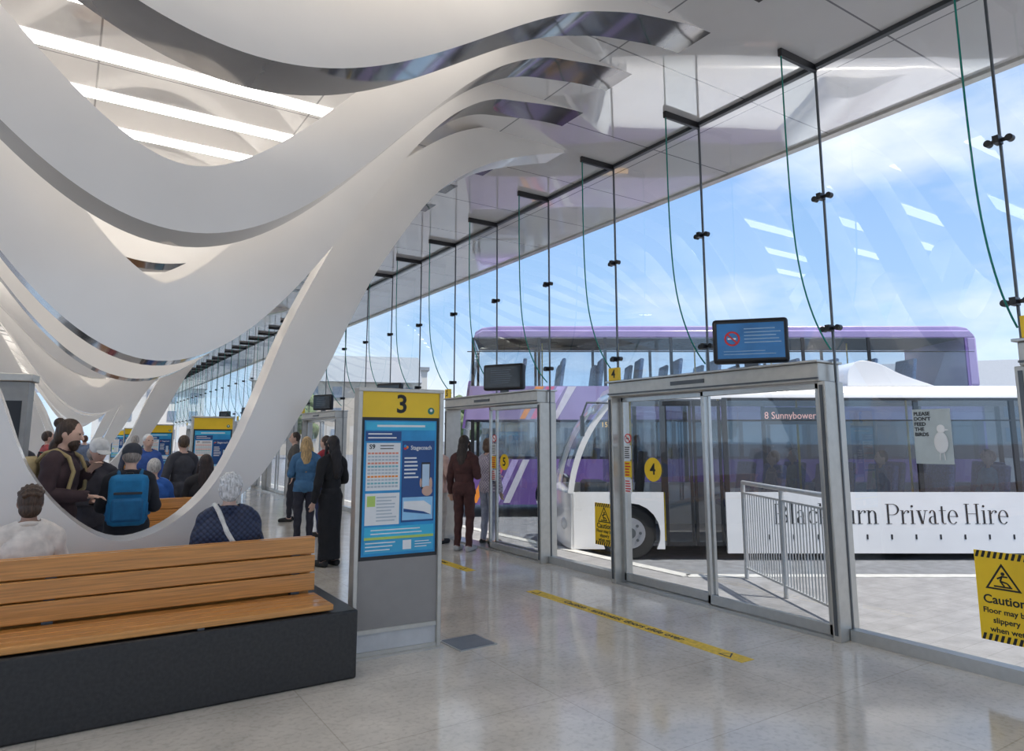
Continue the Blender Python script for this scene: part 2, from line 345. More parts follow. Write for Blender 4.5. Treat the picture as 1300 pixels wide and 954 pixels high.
    for sg in (-1,1):
        b=bmesh.new(); ell(b,(sg*.03,-.0985,1.668),(.011,.006,.006),MH,10,6)
        m2=bpy.data.meshes.new('eye'); b.to_mesh(m2); b.free(); addmesh('eye',m2,M('eye_dark',(.03,.02,.015),.2),root)
    b=bmesh.new(); ell(b,(0,-.108,1.593),(.02,.004,.004),MH,10,6)
    m2=bpy.data.meshes.new('mouth'); b.to_mesh(m2); b.free(); addmesh('mouth',m2,M('lip',(.4,.14,.12),.5),root)
    hb=bmesh.new()
    def E(c,r): ell(hb,c,r,MH)
    E((0,.012,1.672),(.086,.098,.108))
    if style in('long','blonde'):
        E((0,.05,1.58),(.088,.062,.13)); E((0,.085,1.47),(.092,.045,.15)); E((0,.105,1.36),(.08,.035,.14)); E((0,.11,1.27),(.06,.03,.1))
        for sg in(-1,1): cap(hb,MH@Vector((sg*.075,-.02,1.66)),MH@Vector((sg*.1,-.03,1.42)),.026*s,.02*s,8)
    if style=='bob':
        E((0,.03,1.61),(.095,.08,.09))
    if style=='bun':
        E((0,.1,1.72),(.045,.045,.045)); E((0,.04,1.62),(.082,.065,.08)); E((0,.07,1.53),(.06,.045,.07))
    if style=='curly':
        for k in range(46):
            a=random.uniform(0,2*PI); t=random.uniform(-.5,1.4); p=Vector((.086*math.sin(a)*math.cos(t),.012+.096*math.cos(a)*math.cos(t),1.668+.104*math.sin(t)))
            if p.y<-.05 and p.z<1.7: continue
            bmesh.ops.create_uvsphere(hb,u_segments=8,v_segments=6,radius=.018*s,matrix=Matrix.Translation(MH@p))
        E((0,.03,1.62),(.083,.075,.08))
    if style=='braids':
        E((0,.03,1.6),(.075,.07,.07))
        for k in range(7):
            a=R(-60+20*k)
            for j in range(7):
                t=R(-35+18*j); p=MH@(Vector((0,.012,1.672))+Vector((.088*math.sin(a)*math.cos(t*.6),.1*math.sin(t),.112*math.cos(t)*math.cos(a))))
                bmesh.ops.create_uvsphere(hb,u_segments=8,v_segments=6,radius=.014*s,matrix=Matrix.Translation(p))
    hm=remesh(hb,max(.007,vox*.8),1 if style in('braids','curly') else 2); addmesh('hair',hm,cmat(hair,'hair'),root)
    if style=='bun':
        hb=bmesh.new(); ell(hb,(0,-.062,1.585),(.056,.05,.052),MH); ell(hb,(0,-.075,1.55),(.035,.035,.035),MH)
        addmesh('beard',remesh(hb,.008,1),cmat(hair,'hair'),root)
    if skirt:
        mb=bmesh.new(); n=28; rings=[]
        for zz,rx,ry in ((1.02,.145,.11),(.9,.17,.13),(.7,.165,.135),(.45,.15,.13),(skirt,.16,.14)):
            rings.append([mb.verts.new(SC@Vector(((rx+.008*math.sin(7*i))*math.cos(2*PI*i/n),(ry+.008*math.sin(5*i))*math.sin(2*PI*i/n),zz))) for i in range(n)])
        for k in range(4):
            for i in range(n): mb.faces.new((rings[k][i],rings[k][(i+1)%n],rings[k+1][(i+1)%n],rings[k+1][i]))
        m2=bpy.data.meshes.new('skirt'); mb.to_mesh(m2); mb.free(); addmesh('skirt',m2,cmat(top),root)
    return root,MU,MH,s
def cap_hat(root,MH,s,col,peak=True):
    hb=bmesh.new(); ell(hb,(0,.008,1.70),(.095,.108,.095),MH)
    addmesh('cap',remesh(hb,.009,2),cmat(col),root)
    if peak:
        hb=bmesh.new(); ell(hb,(0,-.11,1.70),(.07,.065,.012),MH); m2=bpy.data.meshes.new('cap_peak'); hb.to_mesh(m2); hb.free(); addmesh('cap_peak',m2,cmat(col),root)
def backpack(root,MU,label,c1,c2,w=.3,hh=.44):
    b=thing('backpack',label,'backpack',root.location,root.rotation_euler.z)
    def P(x,y,z): return MU@Vector((x,y,z))
    rot=MU.to_3x3(); rot.normalize()
    m=MB(); m.box(P(0,.225,1.23),(w,.15,hh),rot); m.build('pack_body',cmat(c1),b,bevel=.055)
    m=MB(); m.box(P(0,.315,1.14),(w*.78,.07,hh*.45),rot); m.build('front_pocket',cmat(c2),b,bevel=.025)
    m=MB(); m.box(P(0,.31,1.3),(w*.7,.03,.02),rot); m.build('zip_band',black,b)
    for sg in(-1,1):
        m=MB(); m.box(P(sg*w*.5,.225,1.12),(.05,.1,hh*.35),rot); m.build('side_pocket',cmat(c2),b,bevel=.015)
    for sg in(-1,1):
        m=MB(); m.tube([P(sg*.09,.15,1.42),P(sg*.1,.09,1.485),P(sg*.105,.0,1.51),P(sg*.11,-.1,1.45),P(sg*.12,-.15,1.33),P(sg*.15,-.13,1.18),P(sg*.19,.02,1.08),P(sg*.13,.17,1.06)],.016); m.build('strap',cmat(c2),b)
    m=MB(); m.tube([P(-.03,.17,1.45),P(-.025,.17,1.49),P(.025,.17,1.49),P(.03,.17,1.45)],.008); m.build('grab_loop',black,b)
    return b
SK=(.62,.4,.31)
r,MU,MH,s=person('man with dark hair in a bun and a beard, wearing a dark brown hoodie',.0,7.05,(.8,-.35),h=1.78,arms=('hold','strap'),nod=14,turn=0,skin=SK,top=(.045,.025,.03),bottom=(.05,.05,.06),hair=(.045,.025,.015),style='bun',topname='hoodie',collar=True)
backpack(r,MU,'khaki rucksack worn by the man with the bun',(.45,.36,.2),(.36,.28,.14),.28,.46)
r,MU,MH,s=person('person in a white cap and dark jacket looking down at their hands',.27,7.9,(.35,-.9),h=1.62,arms=('hold','hold'),nod=28,skin=(.6,.36,.28),top=(.05,.045,.055),hair=(.35,.3,.26),style='bob',bulk=1.05)
cap_hat(r,MH,s,(.75,.74,.72))
r,MU,MH,s=person('person in a dark flat cap and black coat, back turned, wearing a blue backpack',.53,7.15,(.1,1),h=1.56,arms=('hold','hold'),nod=12,skin=SK,top=(.02,.022,.03),hair=(.25,.22,.2),bulk=1.15,collar=True)
cap_hat(r,MH,s,(.04,.045,.06))
backpack(r,MU,'bright blue backpack with black trim on the back of the flat-capped person',(.01,.16,.36),(.01,.12,.28),.31,.44)
person('grey-haired person in a bright blue jacket sitting on the second bench',.98,9.78,(.05,1),pose='sit',h=1.66,arms=('lap','lap'),nod=8,skin=SK,top=(.03,.12,.42),hair=(.5,.48,.45),bulk=1.1,vox=.011)
person('white-haired person in a blue jacket standing beyond the second bench',1.15,12.6,(.3,-1),h=1.68,arms=('down','pocket'),skin=SK,top=(.04,.1,.35),hair=(.75,.73,.7),bulk=1.1,vox=.012)
person('person with long dark hair and black coat sitting at the second bench end',1.58,9.78,(.1,1),pose='sit',h=1.74,arms=('lap','lap'),skin=SK,top=(.02,.018,.02),hair=(.03,.015,.012),style='long',vox=.011)
person('person in a dark grey coat standing behind the seated long-haired person',1.5,11.3,(-.3,1),h=1.66,arms=('down','pocket'),skin=SK,top=(.05,.05,.06),hair=(.08,.05,.03),vox=.012)
r,MU,MH,s=person('white-haired person in a navy quilted jacket sitting on the front bench, back turned',1.08,5.56,(.12,1),pose='sit',h=1.64,arms=('lap','lap'),nod=4,turn=-8,skin=SK,top=(.018,.025,.06),hair=(.78,.76,.74),style='curly',bulk=1.38,vox=.0085,collar=True,topmat=quilt('navy_quilting',(.03,.045,.10),(.008,.012,.035),34))
m=MB(); P=lambda x,y,z: MU@Vector((x,y,z)); m.tube([P(.13,-.1,1.48),P(.11,.02,1.525),P(.08,.1,1.48),P(.02,.19,1.33),P(-.06,.2,1.2),P(-.14,.18,1.08),P(-.2,.12,.98)],.017); 
st=m.build('bag_strap',cmat((.75,.73,.68)),r); st['label']='cream shoulder strap across the back'
r,MU,MH,s=person('person with dark plaited hair in a cream top seated at the front bench',-.15,5.56,(-.1,1),pose='sit',h=1.54,arms=('lap','lap'),nod=10,skin=(.38,.21,.14),top=(.80,.72,.64),hair=(.07,.04,.025),style='braids',bulk=.96,vox=.0085,topname='sweater',collar=True)
person('blonde person in a blue denim jacket standing with back turned',3.22,10.9,(.3,1),h=1.64,arms=('pocket','hold'),skin=SK,top=(.06,.16,.3),bottom=(.03,.03,.045),hair=(.5,.33,.15),style='long')
person('person with long black hair in a full-length black outfit beside the timetable stand',2.97,8.9,(-.35,1),h=1.65,arms=('hold','down'),skin=SK,top=(.012,.012,.015),bottom=(.012,.012,.015),hair=(.015,.01,.01),style='long',bulk=.88,skirt=.1)
person('person in a red jacket standing behind the long-haired person in black',3.75,11.6,(-.6,.8),h=1.66,arms=('pocket','pocket'),skin=SK,top=(.35,.03,.04),bottom=(.03,.04,.1),hair=(.05,.03,.02),bulk=1.05,vox=.012)
person('person with dark hair in a dark brown tracksuit waiting at the open door',5.0,9.0,(.9,.6),h=1.66,arms=('hold','down'),skin=(.5,.3,.22),top=(.075,.028,.025),bottom=(.075,.028,.025),shoe=(.5,.5,.5),hair=(.03,.018,.012),style='long',topname='hoodie')
person('person in a pale patterned top and light trousers beside the brown tracksuit',5.62,9.33,(.9,.2),h=1.62,arms=('down','hold'),skin=SK,bottom=(.3,.32,.4),hair=(.12,.07,.04),style='bob',vox=.011,topmat=quilt('floral_pattern',(.55,.5,.55),(.2,.15,.25),30))
person('person in a pink top and pale trousers standing left of the brown tracksuit',5.0,9.85,(.9,.4),h=1.6,arms=('hold','down'),skin=SK,top=(.62,.42,.36),bottom=(.5,.45,.4),hair=(.3,.2,.12),style='bob',vox=.012)
far=[(-.55,12.2,(.2,-1),1.7,(.03,.03,.04),(.3,.2,.1),'short','distant person in a black coat at the left edge by the grey pillar'),
     (-.25,15.5,(1,.2),1.75,(.35,.06,.06),(.05,.03,.02),'short','distant person in a dark red jacket behind the bearded man'),
     (2.7,15.5,(-.4,-1),1.72,(.05,.07,.15),(.1,.06,.04),'short','distant person in a dark blue jacket near the second timetable stand'),
     (2.9,16.8,(.2,1),1.65,(.3,.3,.32),(.35,.25,.15),'bob','distant person in a grey coat walking along the hall'),
     (1.3,17.0,(.2,1),1.68,(.07,.08,.12),(.5,.45,.4),'short','distant grey-haired person in a navy coat under the far ribs'),
     (3.9,14.0,(-1,.2),1.74,(.1,.09,.08),(.05,.03,.02),'short','distant person in a brown coat near the far doors'),
     (3.2,20,(-.2,-1),1.7,(.02,.02,.03),(.1,.05,.03),'short','far-off person in black beyond the grey coat'),
     (.5,23,(0,1),1.7,(.15,.2,.3),(.1,.05,.03),'short','far-off person in a pale blue jacket under the ribs')]
for (x,y,d,h,t,hc,stl,lb) in far:
    person(lb,x,y,d,h=h,arms=('pocket','down'),skin=SK,top=t,hair=hc,style=stl,vox=.016,stance=.08)
# bus passengers
Rb=Matrix.Rotation(-YAW,4,'Z')
def camxy(f,r_): return Vector((f*math.sin(YAW)+r_*math.cos(YAW),f*math.cos(YAW)-r_*math.sin(YAW),0))
BUS0=camxy(10.36,.87); BUS0.z=-.15
DD0=camxy(15.9,-1.15); DD0.z=-.15
def inbus(base,lx,ly,lz): return base+Rb@Vector((lx,ly,lz))
lf=(-.84,.54)
for k,(lx,ly,t,hc) in enumerate([(3.25,.55,(.35,.28,.3),(.35,.2,.1)),(4.95,.55,(.12,.2,.35),(.1,.06,.04)),(6.65,.55,(.15,.3,.45),(.55,.35,.25)),(7.5,1.85,(.35,.06,.06),(.05,.03,.02)),(4.1,1.85,(.3,.32,.3),(.5,.48,.45))]):
    p=inbus(BUS0,lx,ly,.2)
    person(['passenger with brown hair and mauve top in the white bus','passenger in blue jacket near the middle of the white bus','passenger in light blue top at the right of the white bus','passenger in red jacket on the far side of the white bus','grey-haired passenger on the far side of the white bus'][k],p.x,p.y,lf,h=1.68,z=p.z,pose='sit',arms=('lap','lap'),skin=SK,top=t,hair=hc,vox=.016,group='bus passengers')
# ---------------------------------------------------------------- setting
ZC=5.0
def st(name,mb,mat,**k): return struct(mb.build(name,mat,**k))
st('floor',MB().b2(-7,5.62,-6,62,-.12,0),floor_m,smooth=False)
CEIL=st('ceiling',MB().b2(-6,6.95,-6,62,ZC,ZC+.25),ceil_m,smooth=False)
st('trim_1',MB().b2(6.9,7.0,-6,62,ZC-.03,ZC+.28),alu_l,smooth=False)
st('trim_2',MB().b2(5.475,5.525,-6,62,ZC-.04,ZC),M('glazing_head',(.05,.055,.06),.3),smooth=False)
apron=[(5.62,-6),(17,-6),(16.5,-.75),(11.3,2.72),(6.35,5.95),(6.35,10.2),(6.25,62),(5.62,62)]
st('pavement',MB().prism(apron,'z',-.2,-.004),paver_m,smooth=False)
kb=MB()
kl=[(16.5,-.75),(11.3,2.72),(6.35,5.95),(6.35,10.2),(6.25,62)]
for a,b in zip(kl,kl[1:]): kb.bar((a[0],a[1],-.08),(b[0],b[1],-.08),.16,.17)
st('kerb',kb,M('kerb_concrete',(.5,.5,.49),.8,noise=.15),smooth=False)
st('ground',MB().b2(-250,300,-200,350,-.35,-.15),asph_m,smooth=False)
# ribs
def catmull(P,n):
    out=[]
    for i in range(len(P)-1):
        p0=P[max(0,i-1)];p1=P[i];p2=P[i+1];p3=P[min(len(P)-1,i+2)]
        for k in range(n):
            t=k/n
            out.append(tuple(.5*((2*p1[j])+(-p0[j]+p2[j])*t+(2*p0[j]-5*p1[j]+4*p2[j]-p3[j])*t*t+(-p0[j]+3*p1[j]-3*p2[j]+p3[j])*t**3) for j in (0,1)))
    out.append(tuple(P[-1])); return out
inR=[(.4,.85),(.72,.93),(1.02,1.2),(1.23,1.6),(1.40,2.05),(1.58,2.56),(1.83,3.12),(2.12,3.67),(2.54,4.28),(3.0,4.68),(3.4,4.92),(3.8,5.03),(4.7,5.03)]
ouR=[(.4,0),(.8,0),(1.02,.85),(1.44,1.33),(1.72,1.8),(1.96,2.26),(2.2,2.8),(2.48,3.34),(2.98,4.07),(3.4,4.43),(3.8,4.66),(4.25,4.83),(4.7,4.97)]
inL=[(.4,.85),(.09,1.03),(-.2,1.4),(-.41,1.94),(-.6,2.4),(-.8,2.9),(-1.05,3.4),(-1.35,3.9),(-1.8,4.4),(-2.3,4.75),(-2.8,4.93),(-3.4,5.03),(-4.1,5.03)]
ouL=[(.4,0),(0,0),(-.4,.7),(-.85,1.5),(-1.1,2.1),(-1.3,2.7),(-1.55,3.2),(-1.85,3.7),(-2.3,4.15),(-2.75,4.45),(-3.2,4.65),(-3.7,4.83),(-4.1,4.99)]
leg_in=catmull(inL[::-1]+inR[1:],5); leg_ou=catmull(ouL[::-1]+ouR[1:],5)
ZMIN={0:0,1:2.15,2:2.85,3:3.62,4:4.05,5:4.35,6:4.5,7:4.56}
TH=.37
ribmesh={}
def rib_mb(k):
    m=MB()
    if k==0: return m.strip(leg_in,leg_ou,0,TH,0)
    zm=ZMIN[k]; xm=.5 if k<3 else .7; up=[];lo=[]
    drop=.17 if k<4 else .1 if k<6 else .06          # the band stays this far below the ceiling, then tapers into it
    Lh=2.85; tail=.95 if k==1 else .85 if k==2 else .75
    zt=ZC-drop
    th={1:.55,2:.42,3:.48}.get(k,.42)
    def zf(d):
        d=abs(d)
        if d<=Lh: base=zm+(zt-zm)*(1-math.cos(PI*d/Lh))/2
        else: base=zt
        e=max(0,(d-(Lh-.5))/(tail+.5)); return base+drop*(e*e*(3-2*e))
    n=110; E=Lh+tail
    for i in range(n+1):
        d=-E+2*E*i/n; z=zf(d); sl=(zf(d+.01)-zf(d-.01))/.02
        if abs(d)>E-.02: sl=0
        nx,nz=-sl,1; q=math.hypot(nx,nz); lo.append((xm+d,z)); up.append((xm+d+nx/q*th,min(z+nz/q*th,ZC+.04)))
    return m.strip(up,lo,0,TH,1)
for i in range(-3,53):
    k=abs((i-3)%14); k=min(k,14-k); y=3.55+.85*i
    if k not in ribmesh:
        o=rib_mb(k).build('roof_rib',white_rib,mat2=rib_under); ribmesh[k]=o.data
    else:
        o=bpy.data.objects.new('roof_rib',ribmesh[k]); COL.objects.link(o)
    o.location=(0,y,0)
    if i<0: lb='white curved roof rib overhead behind the view, %s back'%ordw(-i-1)
    elif k==0: lb='white roof rib sweeping to the floor as a leaning leg, %s leg along the hall'%ordw((i-3)//14)
    else: lb='white wavy hanging roof rib, %s of the ribs counted from the front'%ordw(i)
    tag(o,lb,'roof rib','curved white roof ribs')
# skylights: glazed strips set in the ceiling
sk=None
for i in range(-3,53):
    y=3.55+.85*i+TH+.14
    if sk is None:
        sk=MB().b2(-2.3,2.6,0,.20,ZC-.012,ZC-.001).build('skylight',skyl,CEIL,smooth=False); o=sk
    else: o=sk.copy(); COL.objects.link(o)
    o.location=(0,y,0)
# facade
FX=5.5; BY=1.38; Y0=2.0
def portal_bay(k): return (k-1)%3 in (0,1)
NB=32
wn=0
for k in range(-4,NB):
    ya=Y0+BY*k+.008; yb=Y0+BY*(k+1)-.008; z0=2.27 if portal_bay(k) else .09
    wn+=1
    w=MB().poly([(FX,ya,z0),(FX,yb,z0),(FX,yb,ZC),(FX,ya,ZC)]).build('window_%d'%wn,gl_clear,smooth=False); struct(w)
    if not portal_bay(k): 
        MB().b2(FX-.05,FX+.05,ya,yb,0,.09).build('sill',alu,w,smooth=False)
    m=MB().b2(FX-.009,FX+.009,yb,yb+.016,z0,ZC); m.build('joint',steel,w,smooth=False)
fin_prof=[(-.5,5.0),(-.5,4.2),(-.485,3.6),(-.45,3.2),(-.38,2.9),(-.27,2.65),(-.15,2.48),(-.05,2.38)]
fp=catmull(fin_prof,3)
def make_fin():
    r=thing('glass_fin','','glass fin',(FX,0,0))
    m=MB(); 
    for a,b in zip(fp,fp[1:]): m.poly([(-.01,0,a[1]),(-.01,0,b[1]),(b[0],0,b[1]),(a[0],0,a[1])])
    m.build('pane',gl_fin,r,smooth=False)
    MB().tube([(p[0],0,p[1]) for p in fp],.0075,6).build('polished_edge',edge_g,r)
    MB().b2(-.52,-.0,-.02,.02,ZC-.07,ZC).build('head_clamp',black,r,bevel=.006)
    for z in (3.74,2.56):
        m=MB(); m.cyl((-.03,-.07,z),(-.03,.07,z),.015,10); m.cyl((-.045,-.068,z),(-.0,-.068,z),.026,12); m.cyl((-.045,.068,z),(-.0,.068,z),.026,12); m.box((-.045,0,z),(.08,.04,.055))
        m.build('spider_fitting',black,r)
    return r
fin=make_fin()
for k in range(-3,NB):
    f=fin if k==-3 else copy_tree(fin)
    f.location=(FX,Y0+BY*k,0); f['label']='tall glass fin with green edge hanging from ceiling, %s along the glass wall'%ordw(k+3); f['group']='glass fins of the glazed wall'
# portals
HT=2.26
def disc(m,x,z,r,y=-.012,t=.004,n=28): m.cyl((x,y,z),(x,y-t,z),r,n); return m
def noentry(par,x,z,r,y):
    disc(MB(),x,z,r,y).build('ban_ring',red,par); disc(MB(),x,z,r*.78,y-.003).build('ban_field',whitep,par)
    MB().bar((x-r*.6,y-.009,z+r*.6),(x+r*.6,y-.009,z-r*.6),.003,r*.16).build('ban_bar',red,par,smooth=False)
    MB().b2(x-r*.45,x+r*.4,y-.0075,y-.0065,z-r*.12,z+r*.08).build('cigarette',inkblack,par,smooth=False)
def lines(par,x0,x1,z0,z1,n,mat,y,hfrac=.45,name='printed_lines',rag=.3):
    m=MB(); dz=(z1-z0)/n
    for i in range(n):
        xe=x1-(x1-x0)*rag*random.random(); zc=z1-(i+.5)*dz; m.b2(x0,xe,y-.001,y,zc-dz*hfrac/2,zc+dz*hfrac/2)
    return m.build(name,mat,par,smooth=False)
def make_portal(n,yc,openl=False):
    r=bpy.data.objects.new('door_%d'%n,None); COL.objects.link(r); r.location=(FX,yc,0); r.rotation_euler=(0,0,-PI/2); struct(r)
    r['label']='automatic glazed sliding door portal number %d in an aluminium frame'%n
    W=1.34
    MB().b2(-W,W,-.19,.12,HT-.16,HT).build('header',alu_l,r,bevel=.008)
    MB().b2(-W,W,-.205,-.19,HT-.14,HT-.125).b2(-.35,.1,-.2,-.19,HT-.09,HT-.05).build('header_trim',steel,r,smooth=False)
    MB().b2(-W-.02,W+.02,-.23,.14,HT,HT+.02).build('header_cap',alu,r,bevel=.004)
    for sg in (-1,1):
        x0=sg*(W+.005)-.035; MB().b2(x0,x0+.07,-.17,.10,0,HT-.16).build('jamb',alu_l,r,bevel=.006)
        MB().b2(x0+.022,x0+.048,-.18,-.17,.05,HT-.19).build('jamb_groove',steel,r,smooth=False)
    MB().b2(-W,W,-.16,.1,0,.025).build('threshold',alu,r,smooth=False)
    for q in (0,1):
        xa,xb=(-W+.05,.02) if q==0 else (-.02,W-.05)
        y=-.03 if q==0 else -.1
        if openl and q==0: xa,xb=-.05,W-.1; y=.03
        f=MB(); f.b2(xa,xb,y-.02,y+.02,.03,.115).b2(xa,xb,y-.02,y+.02,2.04,2.09).b2(xa,xa+.038,y-.02,y+.02,.03,2.09).b2(xb-.038,xb,y-.02,y+.02,.03,2.09)
        lf_=f.build('door_leaf',alu,r,bevel=.004)
        MB().poly([(xa+.035,y,.11),(xb-.035,y,.11),(xb-.035,y,2.045),(xa+.035,y,2.045)]).build('door_pane',gl_door,lf_,smooth=False)
    cx=.4 if openl else -.8; yy=-.11 if openl else -.04
    cz=1.28
    s_=disc(MB(),cx,cz,.115 if openl else .13,yy).build('number_sticker',yellow,r)
    text(str(n),.17,(cx,yy-.006,cz),inkblack,s_,bold=.003)
    nx=.12 if openl else -1.19
    noentry(r,nx,1.62,.055,yy); 
    a=MB().b2(nx-.055,nx+.055,yy-.012,yy-.008,1.38,1.54).build('notice',whitep,r,smooth=False); lines(a,nx-.045,nx+.045,1.39,1.53,6,inkblack,yy-.013)
    a=MB().b2(nx-.055,nx+.055,yy-.012,yy-.008,1.18,1.36).build('notice',yellow,r,smooth=False); lines(a,nx-.045,nx+.045,1.19,1.35,5,red,yy-.013)
    a=MB().b2(nx-.055,nx+.055,yy-.012,yy-.008,1.0,1.16).build('notice',whitep,r,smooth=False); lines(a,nx-.045,nx+.045,1.01,1.15,5,red,yy-.013)
    return r
def number_sign(n,yc):
    t=thing('number_sign','small yellow square sign with number %d on top of the door frame'%n,'sign',(FX-.2,yc,HT+.02),-PI/2,'yellow door number signs')
    MB().b2(-1.3,-1.13,-.02,.02,.0,.15).build('plate',yellow,t,bevel=.004)
    text(str(n),.13,(-1.215,-.022,.075),inkblack,t,bold=.003); return t
def monitor(pos,rz,label,w=.64,h=.42,sm=None,full=True):
    t=thing('display_monitor',label,'monitor',pos,rz,'monitors on top of the door frames')
    MB().b2(-w/2,w/2,-.04,.07,.03,.03+h).build('housing',black,t,bevel=.03)
    sc=MB().b2(-w/2+.04,w/2-.04,-.044,-.039,.075,h-.015).build('screen',sm or scr,t,smooth=False)
    MB().b2(-.06,.06,0,.05,-.0,.04).build('bracket',steel,t,smooth=False)
    if full:
        x=-w*.24; z=.03+h*.55
        disc(MB(),x,z,.07,-.044,.002).build('ban_ring',red,sc); disc(MB(),x,z,.053,-.0465,.001).build('ban_field',scr,sc)
        MB().bar((x-.042,-.0485,z+.042),(x+.042,-.0485,z-.042),.002,.014).build('ban_bar',red,sc,smooth=False)
        MB().b2(x-.04,x+.035,-.0485,-.048,z-.008,z+.006).build('cigarette',whitep,sc,smooth=False)
        pl=M('screen_text',(.45,.6,.75),.4)
        lines(sc,-w*.08,w*.40,.03+h*.42,.03+h*.8,5,pl,-.045,.26); lines(sc,-w*.36,w*.36,.1,.03+h*.3,2,pl,-.045,.2)
    else: lines(sc,-w*.3,w*.3,.12,.03+h*.8,7,M('screen_dim_text',(.12,.16,.2),.4),-.045,.3)
    return t
pn=[(3,.62),(4,4.76),(5,8.90),(6,13.04),(7,17.18),(8,21.32),(9,25.46),(10,29.6),(11,33.74),(12,37.88)]
for n,yc in pn:
    make_portal(n,yc,openl=(n==5)); number_sign(n,yc)
monitor((FX-.2,4.08,HT+.02),R(-50),'black display monitor with a blue no smoking screen above the door numbered 4',.67,.42)
monitor((FX-.22,8.35,HT+.02),R(-62),'dark display monitor above the door numbered 5',.66,.38,scr_dark,False)
for n,yc in pn[3:8]:
    monitor((FX-.22,yc-.5,HT+.02),R(-62),'dark display monitor above the distant door numbered %d'%n,.6,.38,scr_dark,False)
def caution(y,z0,w,h,label):
    t=thing('caution_sign',label,'sign',(FX-.012,y,z0),-PI/2,'yellow slippery floor signs')
    MB().b2(-w/2,w/2,-.008,0,0,h).build('plate',yellow,t,smooth=False)
    for zz in (0,h-.045):
        m=MB(); n=9
        for i in range(n):
            x=-w/2+w*(i+.15)/n; m.prism([(x,zz),(x+w/n*.5,zz),(min(w/2,x+w/n*.9),zz+.045),(x+w/n*.4,zz+.045)],'y',-.0095,-.0085)
        m.build('hazard_stripes',inkblack,t,smooth=False)
    k=w/.36; v=h/.6
    zc=h-.175*v
    MB().prism([(-.12*k,zc-.085*k),(.12*k,zc-.085*k),(0,zc+.11*k)],'y',-.0095,-.0085).build('warning_triangle',inkblack,t,smooth=False)
    MB().prism([(-.097*k,zc-.072*k),(.097*k,zc-.072*k),(0,zc+.084*k)],'y',-.0105,-.0095).build('triangle_field',yellow,t,smooth=False)
    m=MB(); P=lambda a,b:(a*k,-.0115,zc+b*k)
    m.cyl((.005*k,-.0105,zc+.035*k),(.005*k,-.0125,zc+.035*k),.013*k,12)
    for a,b in (((0,.02),(-.015,-.02)),((-.015,-.02),(.03,-.03)),((.03,-.03),(.05,-.055)),((-.015,-.02),(.01,-.055)),((-.0,.015),(-.035,-.005)),((0,.015),(.035,.015)),((-.06,-.06),(.06,-.06))): m.bar(P(*a),P(*b),.002,.011*k)
    m.build('slipping_figure',inkblack,t,smooth=False)
    text('Caution',.088*k,(0,-.009,h-.325*v),inkblack,t,bold=.0015)
    for i,sx in enumerate(('Floor may be','slippery','when wet')): text(sx,.056*k,(0,-.009,h-(.40+.062*i)*v),inkblack,t,bold=.001)
caution(2.255,.24,.33,.6,'large yellow caution wet floor sign on the glass at the right')
caution(6.42,.36,.34,.49,'small yellow caution wet floor sign on the glass between the doors numbered 4 and 5')
t=thing('bird_poster','white poster asking people not to feed the birds, on the glass','poster',(FX-.012,2.63,1.43),-PI/2)
MB().b2(-.135,.135,-.004,0,0,.41).build('sheet',M('poster_pale',(.52,.58,.58),.4),t,smooth=False)
for i,sx in enumerate(('PLEASE','DON\u2019T','FEED','THE','BIRDS')): text(sx,.038,(-.125,-.006,.375-.039*i),inkblack,t,align='LEFT',bold=.001)
m=MB(); m.sph((.06,-.012,.16),(.05,.006,.08)); m.sph((.065,-.012,.26),(.03,.006,.033)); m.prism([(.085,.265),(.12,.252),(.09,.245)],'y',-.014,-.01); m.bar((.05,-.012,.09),(.045,-.012,.03),.003,.006); m.bar((.075,-.012,.09),(.08,-.012,.03),.003,.006)
m.build('bird_picture',whitep,t)
# ---------------------------------------------------------------- bench
def make_bench():
    r=thing('bench','','bench',(0,0,0))
    X0,X1=-3.4,1.8
    m=MB(); m.b2(X0,X1,0,1.06,0,.45); m.build('stone_base',blackst,r,bevel=.015)
    for sd in (0,1):
        for i in range(4):
            a=.02+i*.113; y0,y1=(a,a+.1) if sd==0 else (1.06-a-.1,1.06-a)
            s_=MB().b2(X0+.05,X1-.17,y0,y1,.462,.502).build('seat_slat',wood,r,bevel=.006)
    for i in range(3):
        MB().box(((X0+X1-.12)/2,.472+.012*i,.578+.128*i),(X1-X0-.22,.032,.120)).build('back_slat',wood,r,bevel=.006)
        MB().box(((X0+X1-.12)/2,.588-.012*i,.578+.128*i),(X1-X0-.22,.032,.120)).build('back_slat',wood,r,bevel=.006)
    for x in (X0+.3,-1.6,0.0,X1-.3):
        MB().prism([(.495,.45),(.565,.45),(.545,.86),(.515,.86)],'x',x-.03,x+.03).build('back_bracket',steel,r,smooth=False)
    for x in (-2.4,-.8,.8):
        MB().b2(x-.02,x+.02,.03,.46,.45,.463).b2(x-.02,x+.02,.6,1.03,.45,.463).build('slat_bearer',steel,r,smooth=False)
    return r
bn=make_bench()
for i,y in enumerate((4.72,8.95,13.1,21.3)):
    b=bn if i==0 else copy_tree(bn)
    b.location=(0,y,0)
    b['label']=['long slatted wooden bench on a black stone base in the foreground','wooden slatted bench behind the nearest leaning white leg','third wooden bench along the hall beyond the standing group','fourth wooden bench far down the hall'][i]; b['group']='wooden benches along the hall'
